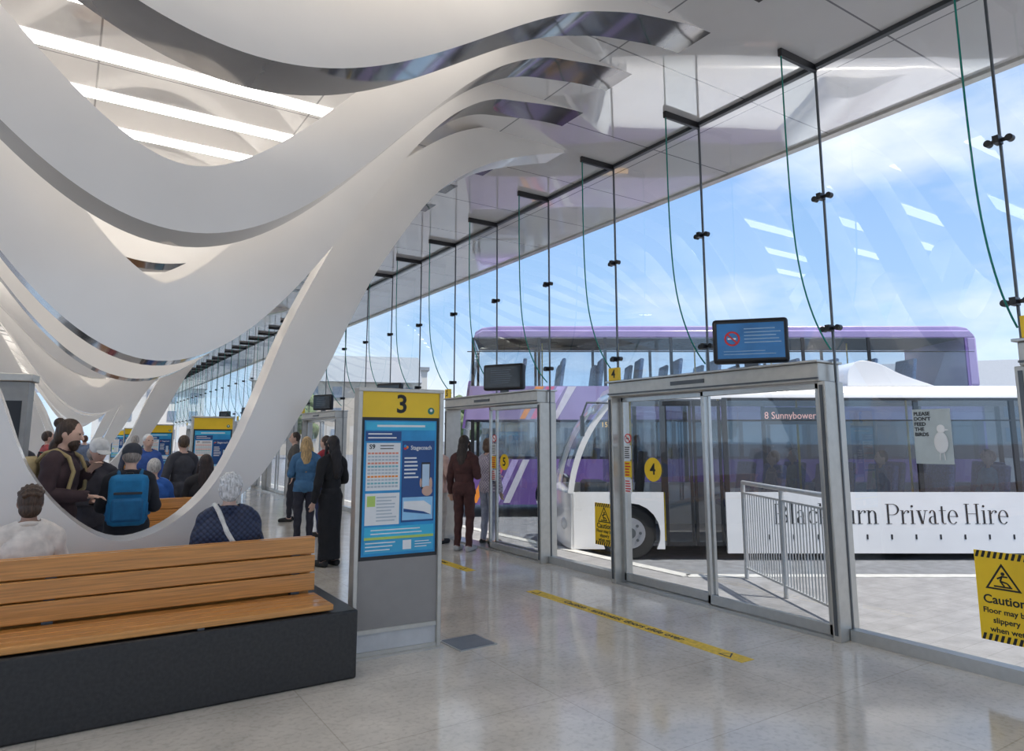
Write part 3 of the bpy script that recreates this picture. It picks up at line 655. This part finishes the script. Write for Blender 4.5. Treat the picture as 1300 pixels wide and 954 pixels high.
# ---------------------------------------------------------------- kiosks
def make_kiosk(num,x,y,rz,label,detail=True):
    t=thing('timetable_stand',label,'timetable stand',(x,y,0),rz,'timetable stands')
    w=.34
    for sg in (-1,1): MB().b2(sg*w-.018,sg*w+.018,-.06,.06,0,2.0).build('side_post',alu_l,t,bevel=.006)
    MB().b2(-w-.018,w+.018,-.065,.065,1.985,2.015).build('top_cap',alu_l,t,bevel=.005)
    hd=MB().b2(-w+.018,w-.018,-.045,.045,1.785,1.985).build('header_panel',yellow,t,smooth=False)
    MB().b2(-w+.018,w-.018,-.04,.04,.7,1.785).build('poster_case',black,t,smooth=False)
    MB().b2(-w+.018,w-.018,-.04,.04,.2,.7).build('lower_panel',greyp,t,smooth=False)
    MB().b2(-w+.018,w-.018,-.05,.05,.17,.2).b2(-w+.018,w-.018,-.05,.05,.01,.04).b2(-w-.03,w+.03,-.09,.09,0,.015).build('base_rail',alu_l,t,smooth=False)
    MB().b2(-w+.018,w-.018,-.03,.03,.04,.17).build('kick_panel',M('kick_white',(.6,.6,.6),.4),t,smooth=False)
    po=MB().b2(-.3,.3,-.046,-.041,.73,1.76).build('poster',bluep,t,smooth=False); y=-.047
    if num: text(str(num),.2,(.0,-.047,1.885),inkblack,hd,bold=.004)
    if detail:
        disc(MB(),.25,1.84,.028,-.046,.002).build('emblem',M('emblem_dark',(.03,.2,.15),.4),hd); disc(MB(),.25,1.845,.012,-.0485,.001).build('emblem_centre',whitep,hd)
        q=lambda n,mt,x0,x1,z0,z1,yy=y: MB().b2(x0,x1,yy-.001,yy,z0,z1).build(n,mt,po,smooth=False)
        q('title_strip',cyanp,-.29,.29,1.685,1.75); lines(po,-.2,.2,1.69,1.745,1,whitep,y-.001,.3,rag=0); q('title_band',navyp,-.29,.0,1.6,1.675); lines(po,-.27,-.03,1.61,1.67,2,whitep,y-.001,.35)
        q('timetable_sheet',whitep,-.28,-.005,1.22,1.585); text('S9',.05,(-.235,y-.003,1.555),inkblack,po,bold=.0005)
        lines(po,-.17,-.02,1.53,1.575,2,inkblack,y-.001,.3)
        rg=M('row_grey',(.5,.56,.6),.5); rt=M('row_teal',(.2,.5,.55),.5); rp_=M('row_pale_red',(.8,.3,.2),.5)
        for rr in range(11):
            m=MB()
            for c in range(9):
                xa=-.268+c*.028; m.b2(xa,xa+.022,y-.002,y-.001,1.498-rr*.0255,1.512-rr*.0255)
            m.build('timetable_row',[rp_,rg,rg,rp_,rt,rg,rg,orange,rg,rt,rg][rr],po,smooth=False)
        q('route_sheet',whitep,-.28,-.005,.96,1.2); q('route_diagram',lime,-.265,-.2,1.1,1.18,y-.001); lines(po,-.19,-.02,.98,1.18,8,rg,y-.001,.4)
        q('advert_panel',navyp,.01,.285,.97,1.6)
        for a,c in ((0,orange),(120,bluep),(240,red)):
            m=MB(); disc(m,.04+.010*math.cos(R(a)),1.55+.010*math.sin(R(a)),.012,y-.001,.001,14); m.build('logo_petal',c,po)
        text('Stagecoach',.047,(.170,y-.003,1.545),whitep,po,bold=.0006,sx=.85)
        lines(po,.03,.15,1.3,1.48,6,whitep,y-.001,.4)
        q('phone_picture',black,.175,.25,1.22,1.43,y-.001); q('phone_screen',M('phone_screen',(.5,.65,.8),.3),.182,.243,1.235,1.415,y-.002)
        hp_=cmat(SK,'skin'); m=MB(); m.sph((.225,y-.004,1.205),(.045,.002,.04)); m.sph((.255,y-.004,1.26),(.014,.002,.05)); m.sph((.17,y-.004,1.27),(.01,.002,.035)); m.build('hand_picture',hp_,po)
        q('bus_picture_sky',M('pic_sky',(.3,.6,.85),.4),.02,.275,.985,1.16,y-.001); MB().prism([(.03,1.05),(.26,1.02),(.26,1.09),(.2,1.13),(.03,1.13)],'y',y-.003,y-.002).build('bus_picture',whitep,po,smooth=False)
        MB().prism([(.03,1.05),(.26,1.02),(.2,1.045),(.03,1.075)],'y',y-.004,y-.003).build('bus_stripe',navyp,po,smooth=False)
        q('footer_band',cyanp,-.28,.285,.86,.945); q('footer_stripe',lime,-.28,.285,.85,.87,y-.001); lines(po,-.23,.25,.88,.935,2,whitep,y-.001,.3)
        q('contact_band',M('contact_blue',(.05,.4,.65),.4),-.28,.285,.75,.845); lines(po,-.27,-.03,.76,.84,3,whitep,y-.001,.3)
        q('contact_code_panel',whitep,.03,.1,.765,.835,y-.001); lines(po,.13,.27,.77,.83,3,whitep,y-.001,.3)
    return t
make_kiosk(3,2.25,5.12,R(-4),'tall timetable stand with a yellow header reading 3, standing by the front bench')
for i,(n,y) in enumerate(((5,13.4),(7,21.7),(9,30),(11,38.3))):
    make_kiosk(None,2.25,y,R(-4),'%s timetable stand with a yellow header, further down the hall'%ordw(i+1))
# floor tapes and hatch
for i,(y0,y1) in enumerate(((3.5,6.3),(7.62,10.4))):
    t=thing('floor_tape','yellow caution tape on the floor in front of the door numbered %d'%(4+i),'floor tape',(4.34,(y0+y1)/2,0),-PI/2,'yellow caution tapes on the floor')
    MB().b2(-1.4,1.4,-.07,.07,.0,.002).build('strip',yellow2,t,smooth=False)
    for x in (-1.28,1.22):
        MB().prism([(x-.06,-.045),(x+.06,-.045),(x,.055)],'z',.002,.003).build('warning_triangle',inkblack,t,smooth=False)
        MB().prism([(x-.04,-.034),(x+.04,-.034),(x,.032)],'z',.003,.004).build('triangle_field',yellow2,t,smooth=False)
    text('Caution - automatic doors slide over',.105,(-.02,0,.003),inkblack,t,rot=(0,0,0),bold=.001)
t=thing('floor_hatch','square metal access cover in the floor beside the timetable stand','floor hatch',(2.84,5.02,0),R(2))
MB().b2(-.17,.17,-.17,.17,0,.006).build('frame',alu,t,smooth=False); MB().b2(-.155,.155,-.155,.155,.006,.008).build('cover_plate',M('hatch_grey',(.22,.24,.26),.4,.5),t,smooth=False)
t=thing('information_pillar','tall grey metal cabinet pillar at the left edge of the hall','pillar',(-.62,11,0),R(-10))
MB().b2(-.22,.22,-.15,.15,0,2.35).build('cabinet',M('pillar_grey',(.3,.3,.29),.4,.3),t,bevel=.01); MB().b2(-.26,.26,-.19,.19,2.35,2.45).build('cap',alu_l,t,bevel=.01); MB().b2(-.16,.16,-.155,-.15,1.2,2.1).build('panel',black,t,smooth=False)
# railing outside
t=thing('railing','low grey metal railing with vertical bars outside the door numbered 4','railing',(5.85,3.72,0),math.atan2(1.75,.98))
Lr=2.0
alu_d=M('railing_grey',(.48,.49,.5),.35,.4)
MB().cyl((0,0,1.1),(Lr,0,1.1),.025).build('top_rail',alu_d,t); MB().bar((0,0,.98),(Lr,0,.98),.03,.02).build('upper_rail',alu_d,t,smooth=False); MB().bar((0,0,.12),(Lr,0,.12),.03,.02).build('lower_rail',alu_d,t,smooth=False)
for x in (0,Lr/2,Lr): MB().cyl((x,0,-.0),(x,0,1.1),.025).build('post',alu_d,t)
for i in range(1,32):
    if i!=16: MB().cyl((i*Lr/32,0,.12),(i*Lr/32,0,.98),.007,8).build('baluster',alu_d,t)
# ---------------------------------------------------------------- buses
def arch_poly(x0,x1,z0,z1,wheels,r,wz,slope=None):
    pts=[(x0,z0)]
    for wx in wheels:
        a0=math.asin(max(-1,min(1,(z0-wz)/r)))
        n=14
        for i in range(n+1):
            a=PI-a0-(PI-2*a0)*i/n; pts.append((wx+r*math.cos(a),wz+r*math.sin(a)))
    pts+=[(x1,z0),(x1,z1),(x0+(slope or 0),z1)]
    return pts
def wheel(par,x,y,z,r,near=True):
    w=MB(); w.cyl((x,y,z),(x,y+.25,z),r,36); o=w.build('wheel',M('tyre',(.02,.02,.02),.8),par,bevel=.03)
    yy=y-.006 if near else y+.256
    h=MB(); h.cyl((x,yy,z),(x,yy+(.05 if near else -.05),z),r*.58,28); h.build('wheel_rim',M('rim',(.4,.4,.42),.35,.6),o)
    h=MB(); h.cyl((x,yy-.02,z),(x,yy+.02,z),r*.2,16); 
    for k in range(8): h.cyl((x+r*.38*math.cos(k*PI/4),yy-.012,z+r*.38*math.sin(k*PI/4)),(x+r*.38*math.cos(k*PI/4),yy+.01,z+r*.38*math.sin(k*PI/4)),.022,8)
    h.build('wheel_hub',steel,o)
def seat(par,x,y,z,mat,w=.42):
    m=MB(); m.box((x,y,z+.43),(.42,w,.1)); m.box((x+.22,y,z+.8),(.09,w,.7),Matrix.Rotation(R(8),3,'Y')); m.box((x+.05,y,z+.2),(.06,w*.6,.4)); m.build('seat',mat,par,bevel=.03)
busw=M('bus_white',(.85,.85,.86),.2,noise=.03,scale=2,coat=.5); bpur=M('bus_purple',(.19,.11,.36),.2,noise=.06,scale=2,coat=.5); bpur2=M('bus_lilac',(.35,.28,.52),.22,noise=.06,scale=2,coat=.5)
seatm=M('bus_seat',(.1,.12,.3),.8,noise=.4,scale=30); polem=M('grab_pole_yellow',(.8,.55,.03),.35)
def wpanel(par,x0,x1,y,z0,z1,name='window',g=None): MB().poly([(x0,y,z0),(x1,y,z0),(x1,y,z1),(x0,y,z1)]).build(name,g or gl_bus,par,smooth=False)
B=thing('bus','white single-decker bus parked outside the glass wall','bus',BUS0,-YAW)
Lb=9.8; Wb=2.4; SK0=.1; WL=.98; WT=2.36
for y0,y1,nm in ((0,.05,1),(Wb-.05,Wb,0)):
    if nm:
        MB().prism(arch_poly(.0,1.38,SK0+.06,WL,[.88],.44,.38,.02),'y',y0,y1).build('side_panel',busw,B,smooth=False)
        MB().prism(arch_poly(2.3,Lb,SK0,WL,[7.6],.44,.38),'y',y0,y1).build('side_panel',busw,B,smooth=False)
    else: MB().prism(arch_poly(.0,Lb,SK0+.06,WL,[.88,7.6],.44,.38,.02),'y',y0,y1).build('side_panel',busw,B,smooth=False)
fpn=[]
for i in range(13):
    q=i/12; fpn.append((-.16*abs(math.sin(PI*q))**.6,Wb*q))
m=MB()
m.prism([(.06,0)]+fpn+[(.06,Wb)],'z',.16,WL)
m.build('front_panel',busw,B,bevel=.02)
MB().b2(2.3,Lb,-.004,.02,WT-.02,WT+.02).build('window_top_trim',black,B,smooth=False)
rp=[(0,WT),(0,2.42),(.05,2.5),(.2,2.57),(.5,2.6),(1.9,2.6),(2.2,2.57),(2.35,2.5),(2.4,2.42),(2.4,WT),(2.3,WT),(2.25,2.45),(.15,2.45),(.1,WT)]
MB().prism(rp,'x',.76,Lb).build('roof',busw,B)
MB().prism([(.60,2.2),(.64,2.38),(.74,2.52),(.9,2.59),(1.0,2.6),(1.0,WT)],'y',.02,Wb-.02).build('roof_front_cap',busw,B)
MB().prism(catmull([(4.35,2.58),(4.38,2.82),(4.55,2.97),(4.85,2.93),(5.2,2.76),(5.7,2.58)],5),'y',.25,2.15).build('roof_pod',busw,B,bevel=.05)
wc=catmull([(-.0,WL-.02),(.05,1.25),(.16,1.6),(.34,1.95),(.62,2.33)],4)
for y in (.0,Wb-.045):
    m=MB()
    for a,b in zip(wc,wc[1:]): m.bar((a[0],y+.022,a[1]),(b[0],y+.022,b[1]),.05,.085)
    m.build('windscreen_pillar',busw,B,smooth=False)
m=MB()
bo=lambda q:-.16*abs(math.sin(PI*q))**.6
for a,b in zip(wc,wc[1:]):
    for j in range(12):
        q0,q1=j/12,(j+1)/12
        m.poly([(a[0]+bo(q0),Wb*q0,a[1]),(a[0]+bo(q1),Wb*q1,a[1]),(b[0]+bo(q1),Wb*q1,b[1]),(b[0]+bo(q0),Wb*q0,b[1])])
m.build('windscreen',gl_up,B)
pil=[1.36,2.3,3.75,5.2,6.65,8.1,Lb-.06]
for x in pil:
    for y in (.0,Wb-.04): MB().b2(x,x+.07,y,y+.04,WL,WT).build('window_pillar',black,B,smooth=False)
for a,b in zip(pil[1:],pil[2:]): 
    wpanel(B,a+.07,b,.02,WL,WT); MB().b2(a+.07,b,.0,.04,2.03,2.05).build('window_bar',black,B,smooth=False)
    wpanel(B,a+.07,b,Wb-.02,WL,WT)
MB().poly([(.05,.02,WL),(1.36,.02,WL),(1.36,.02,WT),(.68,.02,WT),(.36,.02,1.95),(.18,.02,1.6)]).build('cab_window',gl_up,B,smooth=False)
wpanel(B,.8,2.3,Wb-.02,WL,WT)
MB().b2(Lb-.05,Lb,.0,Wb,SK0,2.45).build('rear_panel',busw,B,smooth=False)
MB().b2(.1,Lb-.05,.05,Wb-.05,.2,.24).build('bus_floor',M('bus_floor',(.12,.12,.13),.7),B,smooth=False)
for xa,xb in ((1.42,1.84),(1.86,2.28)):
    d=MB(); d.b2(xa,xb,.03,.06,.2,.26).b2(xa,xb,.03,.06,2.26,2.34).b2(xa,xa+.04,.03,.06,.2,2.34).b2(xb-.04,xb,.03,.06,.2,2.34); d=d.build('door_leaf',black,B,smooth=False)
    wpanel(d,xa+.04,xb-.04,.045,.26,2.26,'door_pane')
for x,y in ((1.45,.3),(2.35,.35),(2.35,1.2),(1.1,1.1),(3.8,.9),(5.6,.9)): MB().cyl((x,y,.24),(x,y,2.45),.018,10).build('grab_pole',polem,B)
for i in range(8):
    x=3.0+i*.85
    for y in (.55,1.85): seat(B,x,y,.22,seatm,.78)
seat(B,1.15,1.7,.4,M('driver_seat',(.03,.03,.03),.8))
MB().b2(.35,.75,1.3,2.1,.24,1.05).build('dashboard',black,B,bevel=.05)
m=MB(); m.tube([(.85+.05*math.cos(2*PI*i/20),1.7+.22*math.cos(2*PI*i/20),1.2+.2*math.sin(2*PI*i/20)) for i in range(21)],.015); m.build('steering_wheel',black,B)
for x in (.88,7.6): wheel(B,x,.03,.385,.38); wheel(B,x,Wb-.28,.385,.38,False)
for x in (.88,7.6): MB().b2(x-.43,x+.43,.3,.33,.22,.9).build('wheel_arch_liner',black,B,smooth=False)
MB().sph((-.06,.3,.5),(.06,.16,.1)).build('headlight',M('lamp_glass',(.7,.72,.75),.1),B); MB().sph((-.06,Wb-.3,.5),(.06,.16,.1)).build('headlight',MATS['lamp_glass'],B)
MB().tube([(.6,.0,2.3),(.25,-.12,2.3),(.17,-.15,2.1)],.015).box((.17,-.16,1.95),(.05,.16,.3)).build('mirror',black,B)
serif_word('Blackburn Private Hire',3.0,.52,.29,-.003,B,inkblack,sx=1.07)
m=MB()
for i in range(20):
    if not 7.0<2.55+i*.36<8.2: m.b2(2.55+i*.36,2.575+i*.36,-.004,0,.30,.37)
m.build('skirt_slots',inkblack,B,smooth=False)
disc(MB(),.66,.92,.08,-.002).build('access_sticker',M('access_blue',(.02,.35,.75),.4),B)
m=MB(); m.sph((.655,-.009,.97),(.011,.003,.011)).bar((.655,-.009,.955),(.66,-.009,.92),.003,.01).bar((.66,-.009,.92),(.69,-.009,.92),.003,.01).bar((.69,-.009,.92),(.7,-.009,.885),.003,.01).bar((.635,-.009,.93),(.63,-.009,.89),.003,.008).bar((.63,-.009,.89),(.67,-.009,.88),.003,.008).build('wheelchair_symbol',whitep,B)
ds=MB().b2(2.95,3.75,.06,.09,1.98,2.24).build('destination_display',black,B,smooth=False); text('8 Sunnybower',.15,(3.35,.058,2.11),M('led_pale',(.95,.45,.35),.5,emit=1.0),ds,sx=.9)
# double decker
D=thing('double_decker_bus','purple double-decker bus standing behind the white bus','bus',DD0,-YAW)
Ld=12.1; Wd=2.5; UT=4.12
for y0,y1 in ((0,.05),(Wd-.05,Wd)):
    MB().prism(arch_poly(.0,Ld,.28,1.3,[2.2,8.4],.52,.48,.03),'y',y0,y1).build('lower_side_panel',bpur,D,smooth=False)
    MB().prism([(.06,2.2),(Ld,2.2),(Ld-.03,2.98),(.12,2.98)],'y',y0,y1).build('middle_side_band',bpur2,D,smooth=False)
MB().prism([(0,2.0),(.12,3.0),(.14,3.1),(.2,3.1),(.17,2.98),(.06,2.0)],'y',0,Wd).build('front_band',bpur,D,smooth=False)
MB().prism([(0,.28),(.0,1.3),(.06,1.3),(.06,.28)],'y',0,Wd).build('front_panel',bpur,D,smooth=False)
m=MB()
prof=[(.24,UT),(.28,4.28),(.45,4.38),(.8,4.42),(Ld-.4,4.42),(Ld-.16,4.38),(Ld-.06,4.28),(Ld-.04,UT)]
m.prism(prof,'y',.12,Wd-.12); m.prism([(.24,UT),(.28,4.2),(.45,4.3),(Ld-.2,4.3),(Ld-.08,4.2),(Ld-.04,UT)],'y',0,Wd)
m.build('roof',bpur2,D,bevel=.03)
pd=[.2,1.75,3.3,4.85,6.4,7.95,9.5,Ld-.3]
for x in pd:
    for y in (0,Wd-.04):
        MB().b2(x,x+.07,y,y+.04,2.98,UT).build('upper_window_pillar',black if x<11 else bpur,D,smooth=False); MB().b2(x,x+.08,y,y+.04,1.3,2.2).build('lower_window_pillar',black,D,smooth=False)
for a,b in zip(pd,pd[1:]):
    for y in (.02,Wd-.02): wpanel(D,a+.07,b,y,2.98,UT,'upper_window',gl_up); wpanel(D,a+.08,b,y,1.3,2.2,'lower_window')
MB().b2(.1,Ld-.1,.0,.045,3.78,3.80).build('upper_window_bar',black,D,smooth=False)
MB().poly([(.0,.05,1.3),(.0,Wd-.05,1.3),(.03,Wd-.05,2.05),(.03,.05,2.05)]).build('windscreen',gl_bus,D,smooth=False)
MB().poly([(.14,.05,3.0),(.14,Wd-.05,3.0),(.24,Wd-.05,UT),(.24,.05,UT)]).build('upper_windscreen',gl_bus,D,smooth=False)
MB().b2(Ld-.3,Ld-.02,0,Wd,2.98,UT+.03).build('rear_upper_quarter',bpur2,D,bevel=.05); MB().b2(Ld-.05,Ld,0,Wd,.28,2.98).build('rear_panel',bpur,D,smooth=False)
MB().b2(.2,Ld-.1,.05,Wd-.05,2.5,2.56).build('upper_floor',M('bus_floor2',(.2,.2,.22),.7),D,smooth=False); MB().b2(.1,Ld-.1,.05,Wd-.05,.36,.4).build('lower_floor',MATS['bus_floor'],D,smooth=False)
seatb=M('seat_blue',(.15,.25,.42),.8,noise=.3,scale=30); 
for i in range(11):
    for y in (.5,2.0): seat(D,1.2+i*.92,y,2.5,seatb,.8)
for i in range(8): seat(D,2.9+i*.95,.5,.4,seatb,.8)
for i in range(5): MB().cyl((1.9+i*1.9,1.0,2.56),(1.9+i*1.9,1.0,4.2),.018,8).build('grab_pole',polem,D)
for x in (2.2,8.4): wheel(D,x,.03,.48,.47); wheel(D,x,Wd-.28,.48,.47,False)
for k,(c,x) in enumerate(((orange,.55),(M('stripe_pink',(.75,.15,.3),.4),.8),(M('stripe_lilac',(.6,.5,.85),.4),1.05),(M('stripe_white',(.75,.72,.8),.4),1.3))):
    MB().prism([(x+.78,2.22),(x+.9,2.22),(x+1.35,2.97),(x+1.15,2.97)],'y',-.012,-.006).build('swoosh_stripe',c,D,smooth=False)
    MB().prism([(x-.35,.32),(x-.2,.32),(x+.25,1.29),(x+.1,1.29)],'y',-.012,-.006).build('swoosh_stripe',c,D,smooth=False)
for i,ch in enumerate('FORLD'): text(ch,.2,(3.2+.15*i,-.006,2.6),whitep,D,bold=.002)
text('152 Preston',.16,(3.6,-.012,2.08),M('led_amber',(.95,.5,.1),.5,emit=1.2),D)
# ---------------------------------------------------------------- outside distance
def building(x,y,w,d,h,rz,wall,roof,label,nf,nw,flat=False):
    t=thing('building',label,'building',(x,y,-.15),rz)
    MB().b2(-w/2,w/2,0,d,0,h).build('wall',wall,t,smooth=False)
    if flat: MB().b2(-w/2-.3,w/2+.3,-.3,d+.3,h,h+.5).build('roof',roof,t,smooth=False)
    else: MB().prism([(-.5,h),(d+.5,h),(d/2,h+d*.35)],'x',-w/2-.3,w/2+.3).build('roof',roof,t,smooth=False)
    for f in range(nf):
        for i in range(nw):
            xx=-w/2+w*(i+.5)/nw; zz=1+(h-1)*(f+.5)/nf
            MB().b2(xx-w/nw*.2,xx+w/nw*.2,-.1,0,zz-h/nf*.23,zz+h/nf*.23).build('window',M('far_glass',(.22,.25,.3),.1),t,smooth=False)
stone=M('far_stone',(.50,.45,.38),.9,noise=.1,scale=1); brick=M('far_brick',(.42,.34,.30),.9,noise=.1,scale=2); slate=M('far_slate',(.25,.27,.3),.7); pale=M('far_render',(.62,.60,.56),.9)
building(25,74,18,10,8.0,R(-20),stone,slate,'distant sandstone building with slate roof beyond the glass wall',3,7)
building(10,110,14,10,9,R(-5),pale,slate,'distant pale building far down the street',3,5)
building(48,62,20,12,6,R(-35),pale,slate,'distant pale rendered building behind the buses',2,7,True)
building(70,34,22,12,5.5,R(-55),brick,slate,'distant brown terrace to the right behind the white bus',2,8)
building(40,96,12,10,12,R(-20),pale,slate,'tall distant cream building above the sandstone one',4,4,True)
def tree(x,y,h,label):
    t=thing('tree',label,'tree',(x,y,-.15),0,'distant trees outside')
    MB().cyl((0,0,0),(0,0,h*.5),h*.035,10,h*.02).build('trunk',M('bark',(.09,.06,.04),.9),t)
    bm=bmesh.new()
    for i in range(26):
        a=random.random()*2*PI; q=random.random()**.5*h*.27; zz=h*(.4+.5*random.random()); q*=1-abs(zz/h-.6)*1.2
        bmesh.ops.create_icosphere(bm,subdivisions=2,radius=h*(.09+.06*random.random()),matrix=Matrix.Translation((q*math.cos(a),q*math.sin(a),zz)))
    for v in bm.verts: v.co+=Vector((random.uniform(-1,1),random.uniform(-1,1),random.uniform(-1,1)))*h*.018
    me=bpy.data.meshes.new('foliage'); bm.to_mesh(me); bm.free(); addmesh('foliage',me,M('leaf',(.10,.14,.07),.9,noise=.5,scale=3,bump=.5),t)
for i,(x,y,h) in enumerate(((17.5,62,6),(33,60,6),(54,46,5.5))):
    tree(x,y,h,['green tree left of the sandstone building','rounded tree between the sandstone and pale buildings','low tree right of the pale building'][i])
# left glazing and far end
for k in range(18):
    y=7+k*3.0; w=struct(MB().poly([(-5,y,.1),(-5,y+2.94,.1),(-5,y+2.94,ZC),(-5,y,ZC)]).build('window_%d'%(100+k),gl_clear,smooth=False)); MB().b2(-5.05,-4.95,y+2.94,y+3.0,0,ZC).build('mullion',alu,w,smooth=False)
struct(MB().poly([(-5,61.9,0),(5.5,61.9,0),(5.5,61.9,ZC),(-5,61.9,ZC)]).build('wall_end',gl_clear,smooth=False))
flush_text()
# ---------------------------------------------------------------- light
w=bpy.data.worlds.new('world'); S.world=w; w.use_nodes=True; nt=w.node_tree; N=nt.nodes; L=nt.links
bg=N['Background']; tc=N.new('ShaderNodeTexCoord'); mp=N.new('ShaderNodeMapping'); mp.inputs['Scale'].default_value=(1,1,2.6)
nz=N.new('ShaderNodeTexNoise'); nz.inputs['Scale'].default_value=2.6; nz.inputs['Detail'].default_value=9; nz.inputs['Roughness'].default_value=.55
L.new(tc.outputs['Generated'],mp.inputs[0]); L.new(mp.outputs[0],nz.inputs['Vector'])
cr=N.new('ShaderNodeValToRGB'); cr.color_ramp.elements[0].position=.42; cr.color_ramp.elements[1].position=.70; cr.color_ramp.elements[0].color=(0,0,0,1); cr.color_ramp.elements[1].color=(1,1,1,1)
L.new(nz.outputs['Fac'],cr.inputs[0])
sp=N.new('ShaderNodeSeparateXYZ'); L.new(tc.outputs['Generated'],sp.inputs[0])
gr=N.new('ShaderNodeValToRGB'); e=gr.color_ramp.elements; e[0].position=0; e[0].color=(.40,.58,.80,1); e[1].position=.7; e[1].color=(.10,.25,.62,1)
L.new(sp.outputs['Z'],gr.inputs[0])
mx=N.new('ShaderNodeMix'); mx.data_type='RGBA'; mx.inputs['B'].default_value=(.74,.78,.84,1)
L.new(cr.outputs[0],mx.inputs['Factor']); L.new(gr.outputs[0],mx.inputs['A']); L.new(mx.outputs['Result'],bg.inputs['Color']); bg.inputs['Strength'].default_value=1.0
sd=bpy.data.lights.new('sun','SUN'); sd.energy=4.2; sd.angle=.02; sd.color=(1,.92,.8); so=bpy.data.objects.new('sun',sd); COL.objects.link(so)
so.rotation_euler=Vector((.42,-.6,1.5)).to_track_quat('Z','Y').to_euler()
S.view_settings.view_transform='Standard'; S.view_settings.exposure=.6
